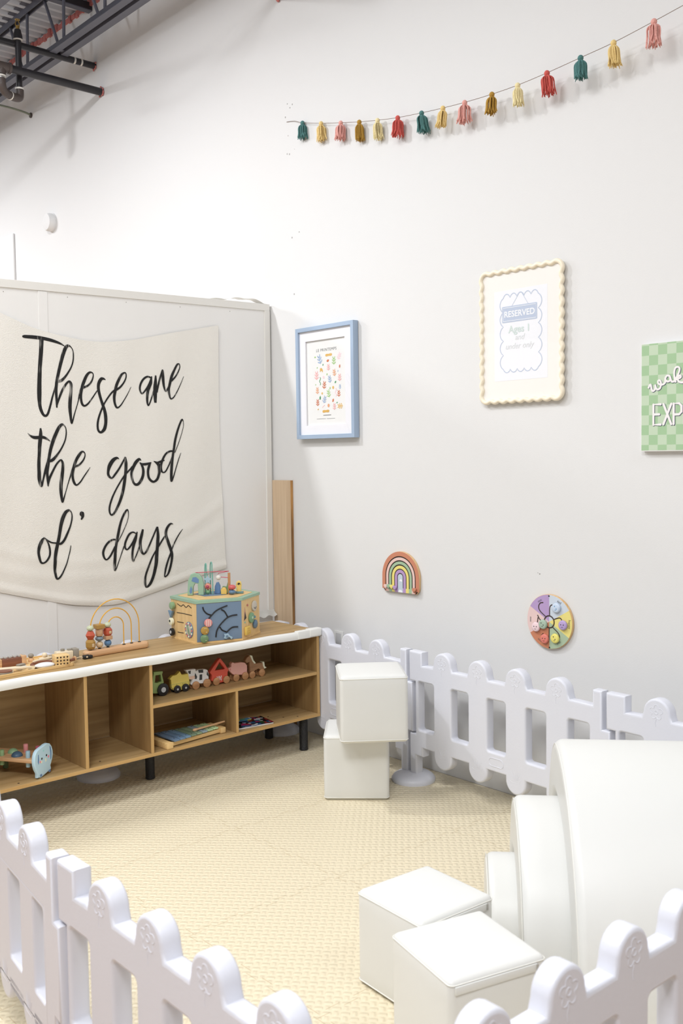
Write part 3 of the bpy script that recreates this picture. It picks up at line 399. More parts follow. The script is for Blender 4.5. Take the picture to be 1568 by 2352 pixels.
obj('reducer_band', cyl(B(), (.150, .075, .222), (.150, .075, .228), .0305), TEFLON, t, True)
bm = B(); cyl(bm, (.150, .075, .288), (.150, .075, .315), .012)
for s in (-1, 1): tube(bm, [(.150+s*.011, .075, .31), (.150+s*.014, .075, .33), (.150+s*.004, .075, .352)], .003, 6)
cyl(bm, (.150, .075, .352), (.150, .075, .355), .016)
obj('sprinkler_head', bm, BRASS, t, True)

# fittings on the far wall
t = empty('fire_strobe', (WALLX, 7.0, 3.26), 0, 'round white wall alarm high on the bright wall', 'alarm')
bm = B(); lathe(bm, [(.066, 0), (.066, -.03), (.058, -.05), (.03, -.055)], 32, axis='X'); obj('housing', bm, WHITE, t, True)
bm = B(); lathe(bm, [(.07, .002), (.07, -.008)], 32, axis='X'); obj('base_plate', bm, mat('alarm_base', (.7, .7, .7), .5), t, True)
t = empty('wall_unit', (WALLX, 7.7, 3.1), 0, 'white boxy wall unit above the partition at the left edge', 'wall unit')
obj('casing', box(B(), -.018, 0, -.03, .75, -.2, .2, .008), WHITE, t, True)

# ================================================================= partition and tapestry
t = empty('partition_screen', (0, 4.36, 0), 0, 'off white painted partition panel standing behind the low cabinet', 'partition')
def ztop(x): return 2.311+(x-1.835)*.0142
bm = B()
v = [bm.verts.new(p) for p in [(.1, 0, 0), (3.336, 0, 0), (3.352, 0, ztop(3.35)), (.1, 0, ztop(.1))]]
v2 = [bm.verts.new((p.co.x, .04, p.co.z)) for p in v]
bm.faces.new(v); bm.faces.new(v2[::-1])
for i in range(4): bm.faces.new((v[i], v[(i+1) % 4], v2[(i+1) % 4], v2[i]))
obj('board', bm, PANEL, t)
def strip(name, pts, y0, y1, m):
    me = plate_me([pts], y1-y0, .0012, 1); me.transform(XZ); me.transform(Matrix.Translation((0, (y0+y1)/2, 0)))
    return link(name, me, m, t, True, 35)
strip('top_trim', [(.1, ztop(.1)-.036), (3.353, ztop(3.353)-.036), (3.353, ztop(3.353)+.001), (.1, ztop(.1)+.001)], -.006, .042, TRIM)
strip('side_trim', [(3.308, .63), (3.343, .63), (3.354, ztop(3.35)-.036), (3.318, ztop(3.35)-.036)], -.006, .042, TRIM)
strip('batten', [(2.013, .5), (2.058, .5), (2.058, ztop(2)-.037), (2.013, ztop(2)-.037)], -.003, .0, PANEL)
NAIL = mat('nail', (.3, .28, .25), .5)
for i in range(5):
    xx = 1.85+i*.31; obj('nail_head', cyl(B(), (xx, -.0011, ztop(xx)-.055), (xx, .001, ztop(xx)-.055), .002, n=8), NAIL, t)
bm = B()   # curled sheet at the top right corner and at the foot
g = [[bm.verts.new((2.97+.365*i/14, -.007+.05*j/3, ztop(3.1)+.002+.022*math.sin(math.pi*(i/14)**1.6)+.004*math.sin(i*1.3))) for j in range(4)] for i in range(15)]
for i in range(14):
    for j in range(3): bm.faces.new((g[i][j], g[i+1][j], g[i+1][j+1], g[i][j+1]))
bmesh.ops.solidify(bm, geom=bm.faces[:], thickness=.003)
obj('lifted_cover_sheet', bm, TRIM, t, True)
bm = B()
g = [[bm.verts.new((3.2+.14*i/12, -.012-.03*(j/3)**1.5, .645-.03*j/3+.006*math.sin(i*1.1)*(j/3))) for j in range(4)] for i in range(13)]
for i in range(12):
    for j in range(3): bm.faces.new((g[i][j], g[i+1][j], g[i+1][j+1], g[i][j+1]))
bmesh.ops.solidify(bm, geom=bm.faces[:], thickness=.004)
obj('curled_hem', bm, GUARD, t, True)

# tapestry
def interp(P, s):
    x = P[0][0]+(P[-1][0]-P[0][0])*s
    for i in range(len(P)-1):
        if x <= P[i+1][0]+1e-9:
            a = (x-P[i][0])/(P[i+1][0]-P[i][0]); return x, P[i][1], P[i+1][1], a, i
def smooth_curve(P, n):
    C = catmull([(p[0], p[1], 0) for p in P], 12); x0, x1 = P[0][0], P[-1][0]; out = []
    for k in range(n+1):
        x = x0+(x1-x0)*k/n
        for i in range(len(C)-1):
            if x <= C[i+1].x+1e-9: break
        a = (x-C[i].x)/max(1e-9, C[i+1].x-C[i].x); out.append((x, C[i].y+(C[i+1].y-C[i].y)*a))
    return out
def fold(x, z):
    t_ = max(0, min(1, (2.15-z)/1.3))
    c = 2.25
    h = .0035+.0022*math.sin((x-c)*9+z*2.0)*t_+.0015*math.sin(x*23-z*5)
    dx = (x-c)
    h += .004*t_**2*math.exp(-((z-(.93+.35*dx*dx))/.035)**2)
    h += .003*math.exp(-((z-(1.0+.45*dx*dx))/.03)**2)
    h += .004*max(0, 1-abs(x-1.72)/.12)*t_
    return max(h, .001)
CY = 4.3565
nx, nz = 110, 90
tp = smooth_curve(D['cloth_top'], nx); bt = smooth_curve(D['cloth_bot'], nx)
bm = B(); g = []
for i in range(nx+1):
    r = []
    for j in range(nz+1):
        a = j/nz; x = tp[i][0]+(bt[i][0]-tp[i][0])*a; z = tp[i][1]+(bt[i][1]-tp[i][1])*a
        x += -.012*math.sin(math.pi*a)*(i/nx)**4
        r.append(bm.verts.new((x, CY-fold(x, z)-(.004 if j in (nz-1, nz-2) else 0), z)))
    g.append(r)
for i in range(nx):
    for j in range(nz): bm.faces.new((g[i][j], g[i][j+1], g[i+1][j+1], g[i+1][j]))
CLOTH = mat('muslin', (.83, .805, .75), .9, bump=.25, bs=260, var=.02, spec=.15)
cl = obj('cloth_banner', bm, CLOTH, None, True, 80)
tag(cl, 'thin off white fabric banner with black brush lettering pinned to the partition', 'banner')
# brush lettering
m, nt, b = newmat('brush_ink'); b.inputs['Roughness'].default_value = .8
tc = nt.nodes.new('ShaderNodeTexCoord'); mp = nt.nodes.new('ShaderNodeMapping'); mp.inputs['Scale'].default_value = (230, 230, 9); mp.inputs['Rotation'].default_value = (0, R_(-8), 0)
n = nt.nodes.new('ShaderNodeTexNoise'); n.inputs['Scale'].default_value = 1; n.inputs['Detail'].default_value = 2
n2 = nt.nodes.new('ShaderNodeTexNoise'); n2.inputs['Scale'].default_value = 14; n2.inputs['Detail'].default_value = 1
mu = nt.nodes.new('ShaderNodeMath'); mu.operation = 'MULTIPLY'
r = nt.nodes.new('ShaderNodeValToRGB'); r.color_ramp.elements[0].position = .33; r.color_ramp.elements[1].position = .45
r.color_ramp.elements[0].color = (.008, .008, .008, 1); r.color_ramp.elements[1].color = (.30, .29, .27, 1)
nt.links.new(tc.outputs['Object'], mp.inputs[0]); nt.links.new(mp.outputs[0], n.inputs['Vector']); nt.links.new(tc.outputs['Object'], n2.inputs['Vector'])
nt.links.new(n.outputs['Fac'], mu.inputs[0]); nt.links.new(n2.outputs['Fac'], mu.inputs[1]); nt.links.new(mu.outputs[0], r.inputs[0]); nt.links.new(r.outputs[0], b.inputs['Base Color'])
_mc = [0]
def mic():
    _mc[0] += 1; return (_mc[0] % 400)*8e-8
bm = B()
for si, s in enumerate(D['script']):
    C = catmull(s, 5)
    ribbon(bm, [(c.x, c.y) for c in C], [max(c.z*1.1, .0015) for c in C], lambda x, z, k=si: Vector((x, CY-fold(x, z)-.0012-.00004*k-mic(), z)))
lt = obj('lettering', bm, m, cl)

# plank against the wall
t = empty('wood_plank', (WALLX, 4.27, 0), 0, 'tall pale wooden plank leaning upright in the gap beside the partition', 'plank')
obj('board_face', box(B(), -.016, -.002, -.078, .085, 0, 1.366, .001), PLANKM, t)
obj('rough_edge', box(B(), -.0165, -.0015, -.0805, -.0775, 0, 1.366), PLANKE, t)
# ================================================================= fence
def fence_outline(s, door=False):
    L = 1.01*s; h = .052*s; cs = [.205*s+.2*s*k for k in range(4)]
    P = [(.004, .04), (.045, .04), (.045, .13), (.088, .13), (.088, .17)]
    for c in cs:
        P += [(c-h, .17)]+[(c+h*math.cos(R_(a)), .155+h*math.sin(R_(a))) for a in range(190, 360, 14)]+[(c+h, .17)]
    P += [(L-.088, .17), (L-.088, .13), (L-.047, .13), (L-.047, .04), (L-.004, .04), (L-.004, .235), (L+.033, .235), (L+.033, .462), (L-.004, .462), (L-.004, .607), (L-.047, .607), (L-.047, .547)]
    for c in cs[::-1]:
        P += [(c+h*1.12, .549)]+[(c+h*math.cos(R_(a)), .567+h*math.sin(R_(a))) for a in range(0, 181, 12)]+[(c-h*1.12, .549)]
    P += [(.088, .547), (.088, .607), (.004, .607), (.004, .469), (.043, .469), (.043, .228), (.004, .228)]
    holes = [(.062, cs[0]-h)]+[(cs[k]+h, cs[k+1]-h) for k in range(3)]+[(cs[3]+h, L-.062)]
    if door: holes = [holes[0]]
    H = [rrect(a, b, .251, .472, .012)[::-1] for a, b in holes]
    if door:
        H.append(rrect(.285*s, L-.056, .155, .482, .01)[::-1])
    return L, h, cs, [P]+H
def relief(bm, cs, side, y):
    Y = lambda x, z: (x, side*y, z)
    for c in cs:
        fl = lambda a: .013+.014*abs(math.cos(2.5*R_(a)))**.7
        pts = [Y(c+fl(a)*math.cos(R_(a+18)), .574+fl(a)*math.sin(R_(a+18))) for a in range(0, 360, 8)]
        tube(bm, pts, .0019, 6, True)
        tube(bm, [Y(c+.007*math.cos(R_(a)), .574+.007*math.sin(R_(a))) for a in range(0, 360, 30)], .002, 6, True)
        tube(bm, [Y(c, .55), Y(c-.004, .535), Y(c-.002, .522)], .002, 6)
        tube(bm, [Y(c-.032, .16), Y(c-.02, .152), Y(c+.02, .152), Y(c+.03, .17)], .0014, 6)
        for dx, zz in ((-.028, .205), (-.012, .225), (.004, .235), (.018, .22), (.03, .2)):
            tube(bm, [Y(c+dx*.4, .165), Y(c+dx*.7, .19), Y(c+dx, zz)], [.0018, .0016, .0006], 6)
    c = (cs[1]+cs[2])/2
    tube(bm, [Y(c+q[0], .21+q[1]) for q in rrect(-.04, .04, -.017, .017, .016)], .0025, 6, True)
def fence(x, y, ang, s, label, flip=False, door=False, dz=0):
    t = empty('play_fence_panel', (x, y, dz), R_(ang), label, 'play fence', 'white plastic play fence panels')
    L, h, cs, SP = fence_outline(s, door)
    me = plate_me(SP, .046, .008, 2); me.transform(XZ)
    bm = B(); bm.from_mesh(me); bpy.data.meshes.remove(me)
    for sd in (-1, 1): relief(bm, cs, sd, .0221)
    if door:
        obj('gate_frame', bm, PLASTIC, t, True, 50)
        a, b_ = .291*s, L-.062
        P = [(a, .161), (b_, .161), (b_, .476), (a, .476)]
        H = []
        ed = [a+.016]+[v for k in (1, 2, 3) for v in (cs[k]-h, cs[k]+h)]+[b_-.016]
        for k in range(0, len(ed), 2):
            if ed[k+1]-ed[k] > .02: H.append(rrect(ed[k], ed[k+1], .235, .462, .008)[::-1])
        me = plate_me([P]+H, .046, .006, 2); me.transform(XZ)
        link('gate_door', me, PLASTIC, t, True, 35)
    else:
        obj('panel_body', bm, PLASTIC, t, True, 50)
    return t
def disc(x, y, label):
    bm = B(); lathe(bm, [(.1, 0), (.101, .012), (.093, .024), (.075, .036), (.05, .041), (.047, .044)], 40)
    o = obj('fence_base', bm, PLASTIC, None, True, 50); o.location = (x, y, 0)
    return tag(o, label, 'fence base', 'round feet of the play fence')
# along the wall (direction towards the camera = -Y); local X runs from joint to joint
fence(3.258, 4.215, -93.2, 1.06, 'white play fence panel between the cabinet end and the stacked cubes')
fence(3.198, 3.135, -92.9, 1.055, 'white play fence panel along the wall right of the stacked cubes')
fence(3.142, 2.06, -92.0, 1.055, 'white play fence panel along the wall, behind the tallest foam arch')
disc(3.2, 3.135, 'round white fence foot beside the stacked foam cubes')
# behind the cabinet
fence(3.235, 4.262, 180, 1.06, 'white play fence panel behind the right half of the cabinet, mostly hidden', dz=-.009)
fence(2.165, 4.262, 180, 1.06, 'white play fence panel behind the left half of the cabinet, only its knobs showing', dz=-.009)
disc(3.255, 4.19, 'round white fence foot under the right end of the cabinet')
disc(2.165, 4.195, 'round white fence foot under the middle of the cabinet')
# front left run and front right run
fence(.966, 2.045, -90.5, 1.0, 'white play fence panel in the foreground running down the left side')
fence(1.083, 3.055, -97.0, 1.005, 'white play fence gate panel at the left edge beyond the first joint', door=True)
fence(.968, 1.005, -.6, 1.0, 'white play fence panel across the bottom right foreground')
disc(.966, 2.045, 'round white fence foot under the left foreground joint')
disc(.968, 1.01, 'round white fence foot at the foreground corner of the pen')

# ================================================================= foam cubes
def foam_cube(cx, cy, z, ang, s, label, flap=None, hgt=None):
    h = hgt or s
    t = empty('foam_cube', (cx, cy, z), R_(ang), label, 'foam cube', 'white foam cubes')
    bm = B(); box(bm, -s/2, s/2, -s/2, s/2, 0, h, .016, 4)
    bmesh.ops.subdivide_edges(bm, edges=[e for e in bm.edges if e.calc_length() > .1], cuts=6, use_grid_fill=True)
    for v in bm.verts:
        p = v.co; n = Vector((p.x, p.y, p.z-h/2))
        k = .004*(math.cos(p.x/s*math.pi)*math.cos(p.y/s*math.pi) if abs(p.z-h/2) > h*.49 else 0)
        if p.z > h*.98: v.co.z += k
        q = .004*math.cos((p.z/h-.5)*math.pi)
        if abs(p.x) > s*.49: v.co.x += math.copysign(q*math.cos(p.y/s*math.pi), p.x)
        if abs(p.y) > s*.49: v.co.y += math.copysign(q*math.cos(p.x/s*math.pi), p.y)
    obj('cover', bm, FOAM, t, True, 60)
    for zz in (h-.012, .012):
        obj('piping', tube(B(), [(x, y, zz) for x, y in rrect(-s/2-.0002, s/2+.0002, -s/2-.0002, s/2+.0002, .014, 4)], .0016, 6, True), PIPING, t, True)
    if flap is not None:       # zip flap along one upper side
        bm = B(); q = Matrix.Rotation(R_(flap), 4, 'Z')
        box(bm, -s/2+.012, s/2-.03, -s/2-.005, -s/2+.001, h-.034, h-.014, .002)
        bm.transform(q); obj('zip_flap', bm, FOAM, t, True)
        bm = B(); box(bm, s/2-.034, s/2-.028, -s/2-.007, -s/2, h-.033, h-.015, .001); bm.transform(q)
        obj('zip_pull', bm, mat('zip_pull', (.45, .44, .42), .4, .5), t)
    return t
foam_cube(2.925, 3.217, 0, -44, .282, 'white foam cube at the bottom of the two cube stack', hgt=.285)
foam_cube(2.884, 3.078, .2895, -37.5, .286, 'white foam cube balanced on top of the stack')
foam_cube(1.957, 1.878, 0, -4, .272, 'white foam cube behind its neighbour in the middle foreground', flap=0)
foam_cube(1.815, 1.598, 0, -15, .278, 'white foam cube nearest the camera, in front of the other', flap=0)

# ================================================================= foam arches
def arch(R, Rin, wd, u0, label, bk=.30):
    """axis = local X, profile in local YZ (front = -Y)"""
    t = empty('foam_arch', (AC.x, AC.y, 0), R_(-48.0), label, 'foam arch', 'white foam climbing arches')
    def prof(r, n=40):
        out = []
        for i in range(n+1):
            a = math.pi*i/n; c, s_ = math.cos(a), math.sin(a)
            y = -c*r if c > 0 else -c*min(r, bk*(r/.55)**.5)
            out.append((y, r*s_))
        return out
    O_ = prof(R)
    if Rin: P = O_+prof(Rin)[::-1]
    else: P = O_
    me = plate_me([P], wd, .027, 5)
    T = Matrix(((0, 0, 1, u0+wd/2), (1, 0, 0, 0), (0, 1, 0, 0), (0, 0, 0, 1)))
    me.transform(T); link('cover', me, FOAM, t, True, 50)
    bm = B()
    for uu in (u0+.027,):
        tube(bm, [(uu-.024, y*.975, z*.975) for y, z in O_[1:-1]], .0014, 6)
    obj('piping', bm, PIPING, t, True)
    return t
lat = Vector((.748, -.663, 0)); fw = Vector((.663, .748, 0))
AC = lat*.0+fw*3.14
# origin projected on the axis: u measured along the axis from this point
arch(.59, .412, .5, .67, 'tallest white foam arch at the right, in front of the wall fence')
arch(.404, .22, .45, .537, 'middle white foam arch tucked beside the tallest one')
arch(.214, None, .45, .448, 'smallest white foam arch, lowest step of the three')
# ================================================================= cabinet
X0, X1, Y0, Y1 = 1.18, 3.205, 3.80, 4.19
t = empty('shelf_cabinet', (0, 0, 0), 0, 'long low oak toy cabinet with open compartments and black legs', 'cabinet')
def cab(name, x0, x1, y0, y1, z0, z1, m, em):
    o = obj(name, box(B(), x0, x1, y0+.0015, y1, z0, z1, .0006, 1), m, t)
    bm = B(); box(bm, x0+.0003, x1-.0003, y0, y0+.0016, z0+.0003, z1-.0003)
    obj('edge_band', bm, em, o); return o
cab('top_board', X0, X1, Y0, Y1, .600, .615, OAK, OAKEDGE)
cab('bottom_board', X0, X1, Y0, Y1-.004, .170, .185, OAK, OAKEDGE)
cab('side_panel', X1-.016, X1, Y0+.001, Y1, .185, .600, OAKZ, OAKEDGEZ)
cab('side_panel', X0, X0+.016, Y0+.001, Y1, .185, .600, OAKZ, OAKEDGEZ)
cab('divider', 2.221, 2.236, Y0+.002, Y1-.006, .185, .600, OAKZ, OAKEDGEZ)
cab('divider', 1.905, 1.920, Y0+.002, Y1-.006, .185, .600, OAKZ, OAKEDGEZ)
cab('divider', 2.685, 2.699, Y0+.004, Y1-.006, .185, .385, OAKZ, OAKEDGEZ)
cab('shelf', 2.236, X1-.016, Y0+.003, Y1-.006, .385, .400, OAK, OAKEDGE)
obj('back_panel', box(B(), X0+.016, X1-.016, Y1-.006, Y1-.001, .186, .600), OAK, t)
LEGM = mat('hammered_black', (.012, .012, .014), .35, bump=.5, bs=220)
for x, y in ((3.132, 3.848), (3.132, 4.14), (2.327, 4.0), (1.25, 3.85), (1.25, 4.14)):
    bm = B(); lathe(bm, [(.019, 0), (.0225, .004), (.0225, .008), (.0215, .01), (.0215, .165), (.03, .166), (.03, .17)], 24, (x, y, 0))
    obj('leg', bm, LEGM, t, True)
bm = B()
pts = [(X0, Y0-.004, .604)]+[(X0+(X1-X0)*i/60, Y0-.004+.0012*math.sin(i*.9), .604+.0012*math.sin(i*.53)) for i in range(61)]+[]
prof = [(-.010, -.019), (-.013, -.012), (-.014, 0), (-.012, .012), (-.005, .018), (.004, .019), (.012, .015), (.012, .0125), (.002, .0125), (-.0, .0), (-.0, -.019)]
rings = [[bm.verts.new((p[0], p[1]+a+.004, p[2]+b)) for a, b in prof] for p in pts[1:]]
for i in range(len(rings)-1):
    for k in range(len(prof)): bm.faces.new((rings[i][k], rings[i][(k+1) % len(prof)], rings[i+1][(k+1) % len(prof)], rings[i+1][k]))
bm.faces.new(rings[0]); bm.faces.new(rings[-1][::-1])
obj('edge_guard', bm, GUARD, t, True, 50)
bm = B(); box(bm, X1-.075, X1+.005, Y0-.018, Y0+.022, .588, .628, .006, 3); box(bm, X1-.15, X1-.065, Y0-.0155, Y0+.016, .584, .626, .005, 3)
obj('corner_guard', bm, GUARD, t, True, 50)
bm = B()
for x, y in ((2.97, 3.93), (3.08, 3.83), (3.02, 3.87), (2.0, 3.86), (1.62, 3.83), (1.6, 4.0)):
    lathe(bm, [(.0045, .1849), (.0045, .1856)], 10, (x, y, 0))
obj('screw_hole', bm, mat('screw_hole', (.03, .018, .01), .7), t)

# ================================================================= pull-along farm toys on the shelf
GZ = .4003
def wheelpair(t, x, z, r, y0, y1, m, hub=None, hr=.3):
    for (ya, yb, nm) in ((y0-.009, y0-.001, -1), (y1+.001, y1+.009, 1)):
        bm = B(); lathe(bm, [(r*.86, ya), (r, ya+.0015), (r, yb-.0015), (r*.86, yb)], 28, (x, 0, z), 'Y')
        wv = obj('wheel', bm, m, t, True, 40)
        if hub and nm < 0:
            bm = B(); lathe(bm, [(r*hr, ya-.0012), (r*hr, ya+.001)], 20, (x, 0, z), 'Y')
            lathe(bm, [(r*.08, ya-.003), (r*.08, ya)], 10, (x, 0, z), 'Y'); obj('hub', bm, hub, wv, True)
def toy(key, outlines, m, label, cat, name, wm, hub=None, th=.022, hr=.3):
    ws = D['wheels'][key]
    base = min(z-r for x, z, r in ws); dz = GZ-base
    cx = sum(w_[0] for w_ in ws)/len(ws)
    t = empty(name, (cx, 3.936, GZ), 0, label, cat)
    sh = lambda P: [(p[0]-cx, p[1]-base) for p in P]
    plate('body', [sh(outlines[0])]+[sh(q)[::-1] for q in outlines[1:]], th, m, t, .0025)
    for x, z, r in ws: wheelpair(t, x-cx, r, r, -th/2, th/2, wm, hub, hr)
    bm = B()
    for x, z, r in ws: cyl(bm, (x-cx, -th/2-.004, r), (x-cx, th/2+.004, r), .003, n=10)
    obj('axle', bm, WHEELW, t, True)
    return t, sh
WHEELW = wood('wheel_wood', srgb(176, 128, 86), srgb(202, 152, 106), 'X', 4, .5)
TYRE = mat('tyre_black', (.012, .012, .013), .5)
HUBM = colb('hub_grey', 165, 168, 170)
def ccw(P):
    a = sum(P[i][0]*P[(i+1) % len(P)][1]-P[(i+1) % len(P)][0]*P[i][1] for i in range(len(P)))
    return P if a > 0 else P[::-1]
for k in ('tractor', 'tractor_win', 'wagon', 'cow', 'barn', 'barn_win', 'pig', 'horse', 'cow_nose', 'mane', 'tail'): D[k] = ccw(D[k])
t, sh = toy('tractor', [D['tractor'], D['tractor_win']], colb('tractor_green', 126, 150, 84), 'green wooden toy tractor with black tyres at the left end of the shelf', 'toy tractor', 'toy_tractor', TYRE, HUBM, hr=.42)
t, sh = toy('wagon', [D['wagon']], colb('wagon_yellow', 226, 184, 72), 'yellow wooden hay wagon with two black wheels behind the toy tractor', 'toy wagon', 'toy_wagon', TYRE, HUBM, hr=.28)
bm = B(); WG = sh(D['wagon']); xa, xb = min(p[0] for p in WG)+.005, max(p[0] for p in WG)-.005; zb = .026
for k in range(3):
    x0 = xa+(xb-xa)*k/3; x1 = xa+(xb-xa)*(k+1)/3-.003
    tube(bm, [(x0, -.0118, zb), (x1, -.0118, zb+.001), (x1, -.0118, zb+.018), (x0, -.0118, zb+.017)], .0011, 6, True)
obj('painted_slats', bm, colb('slat_green', 176, 176, 96), t)
t, sh = toy('cow', [D['cow']], colb('cow_white', 236, 232, 222), 'white wooden toy cow with dark patches on wheels', 'toy cow', 'toy_cow', WHEELW)
for P in D['cow_spots']: plate('patch', [ccw(sh(P))], .0006, colb('patch_grey', 48, 50, 52), t, 0, -.0114)
plate('muzzle', [sh(D['cow_nose'])], .0008, colb('muzzle_pink', 222, 170, 150), t, 0, -.0115)
t, sh = toy('barn', [D['barn'], D['barn_win']], colb('barn_red', 196, 70, 46), 'red wooden toy barn with open gable on wheels', 'toy barn', 'toy_barn', WHEELW)
bm = B(); BX = sh(D['barn']); bx = sum(p[0] for p in BX)/len(BX)-.001
for a in (bx-.014, bx-.001):
    for q in ([(a, .018), (a+.012, .042)], [(a+.012, .018), (a, .042)], [(a, .018), (a, .042)], [(a+.0125, .018), (a+.0125, .042)]):
        tube(bm, [(q[0][0], -.0112, q[0][1]), (q[1][0], -.0112, q[1][1])], .0011, 5)
obj('painted_crosses', bm, colb('paint_white', 235, 215, 205), t)
t, sh = toy('pig', [D['pig']], colb('pig_pink', 222, 150, 138), 'pink wooden toy pig on round wooden wheels', 'toy pig', 'toy_pig', WHEELW)
PG = sh(D['pig'])
bm = B(); lathe(bm, [(.0011, -.0122), (.0011, -.0108)], 8, (PG[0][0]+.013 if False else min(p[0] for p in PG)+.012, 0, .057), 'Y'); obj('eye', bm, TYRE, t)
plate('ear', [ccw([(min(p[0] for p in PG)+.006, .062), (min(p[0] for p in PG)+.013, .069), (min(p[0] for p in PG)+.015, .06)])], .002, colb('ear_pink', 200, 120, 110), t, 0, -.012)
t, sh = toy('horse', [D['horse']], wood('horse_brown', srgb(152, 112, 78), srgb(178, 136, 98), 'X', 3), 'brown wooden toy horse with cream mane at the right end of the row', 'toy horse', 'toy_horse', WHEELW)
CREAM = colb('mane_cream', 228, 206, 176)
plate('mane', [sh(D['mane'])], .0245, CREAM, t, .0005); plate('tail', [sh(D['tail'])], .0235, CREAM, t, .0005)

# ================================================================= xylophone
t = empty('xylophone', (2.475, 3.895, .1853), R_(3), 'wooden toy xylophone with eight blue to green bars in the lower compartment', 'xylophone')
bm = B()
for s in (-1, 1):
    v0 = Vector((-.155, s*.062, .013)); v1 = Vector((.16, s*.043, .013))
    q = box(B(), 0, (v1-v0).length, -.007, .007, -.009, .009, .002); a = math.atan2((v1-v0).y, (v1-v0).x)
    q.transform(Matrix.Translation(v0) @ Matrix.Rotation(a, 4, 'Z'))
    me = bpy.data.meshes.new('x'); q.to_mesh(me); q.free(); bm.from_mesh(me); bpy.data.meshes.remove(me)
obj('side_rail', bm, PINE, t, True)
bm = B(); box(bm, -.18, -.145, -.088, .088, .0, .028, .004); obj('end_block', bm, PINE, t, True)
bm = B(); box(bm, .145, .175, -.06, .06, .0, .028, .004); obj('end_block', bm, PINE, t, True)
cols8 = [(84, 106, 130), (86, 112, 138), (92, 122, 146), (98, 118, 96), (112, 132, 104), (122, 142, 150), (152, 176, 134), (164, 190, 140)]
for i, c in enumerate(cols8):
    x = -.122+i*.0345; hw = .084-.0042*i
    bm = B(); box(bm, x-.0145, x+.0145, -hw, hw, .0265, .0345, .0015)
    obj('note_bar', bm, colb('note_bar_%d' % i, *c, rough=.4), t, True)
bm = B()
for i in range(8):
    x = -.122+i*.0345
    for s in (-1, 1): lathe(bm, [(.0022, .0343), (.0022, .036), (.001, .0368)], 8, (x, s*(.058-.0025*i), 0))
obj('bar_pins', bm, mat('pin', (.05, .05, .05), .4), t)
t = empty('xylophone_mallet', (2.575, 3.868, .1853+.042), R_(4), 'small wooden mallet lying across the xylophone bars', 'mallet')
obj('stick', cyl(B(), (-.085, 0, .0), (.09, 0, .004), .0055, .0042, 12), BEECH, t, True)
bm = B(); sph(bm, (-.085, 0, .0), .0075, 1.9, 1, 1); obj('bead_head', bm, BEECH, t, True)

# ================================================================= booklet
def multicol(name, cols, scale, rnd=.8, rough=.35):
    m, nt, b = newmat(name); b.inputs['Roughness'].default_value = rough
    tc = nt.nodes.new('ShaderNodeTexCoord'); v = nt.nodes.new('ShaderNodeTexVoronoi'); v.inputs['Scale'].default_value = scale; v.inputs['Randomness'].default_value = rnd
    s = nt.nodes.new('ShaderNodeSeparateColor'); r = nt.nodes.new('ShaderNodeValToRGB'); r.color_ramp.interpolation = 'CONSTANT'
    while len(r.color_ramp.elements) < len(cols): r.color_ramp.elements.new(.5)
    for i, c in enumerate(cols): r.color_ramp.elements[i].position = i/len(cols); r.color_ramp.elements[i].color = (*srgb(*c), 1)
    nt.links.new(tc.outputs['Object'], v.inputs['Vector']); nt.links.new(v.outputs['Color'], s.inputs[0]); nt.links.new(s.outputs[0], r.inputs[0]); nt.links.new(r.outputs[0], b.inputs['Base Color'])
    return m
t = empty('picture_booklet', (2.83, 3.90, .1853), R_(-8), 'glossy colourful picture booklet lying flat in the lower right compartment', 'booklet')
bm = B(); box(bm, -.1, .095, -.075, .06, .0, .006, .001); obj('pages', bm, mat('paper', (.8, .8, .8), .6), t)
bm = B(); g = [[bm.verts.new((-.102+.2*i/10, -.077+.139*j/4, .0065+.004*math.sin(i*.7)**2)) for j in range(5)] for i in range(11)]
for i in range(10):
    for j in range(4): bm.faces.new((g[i][j], g[i+1][j], g[i+1][j+1], g[i][j+1]))
bmesh.ops.solidify(bm, geom=bm.faces[:], thickness=-.0012)
obj('cover', bm, multicol('cover_print', [(28, 30, 34), (240, 240, 240), (60, 120, 170), (235, 235, 240), (170, 50, 50), (30, 30, 36), (80, 160, 90), (200, 60, 130)], 55), t, True)
plate('picture', [rrect(-.095, .02, .01, .055, .004)], .0006, multicol('picture_print', [(60, 130, 170), (70, 140, 180), (225, 205, 70), (90, 160, 120)], 30), t, 0, 0, T=Matrix.Translation((0, 0, .0125)))

# ================================================================= hammer bench with elephant head
t = empty('hammer_bench', (1.735, 3.85, .1853), R_(122), 'wooden pounding bench toy with pale blue elephant head and coloured pegs', 'pounding toy')
# local +X points along the board away from the head, local Y across
obj('board', box(B(), .01, .262, -.062, .062, .068, .084, .004, 3), BEECH, t, True)
EB = colb('elephant_blue', 160, 190, 206); EB2 = colb('elephant_navy', 84, 116, 156)
E_ = [(400, 700), (410, 640), (430, 595), (460, 562), (520, 530), (560, 512), (595, 492), (640, 478), (690, 485), (722, 520), (740, 575), (742, 620), (730, 680), (705, 740), (690, 770), (702, 822), (510, 925), (450, 925), (452, 870), (420, 820), (402, 760)]
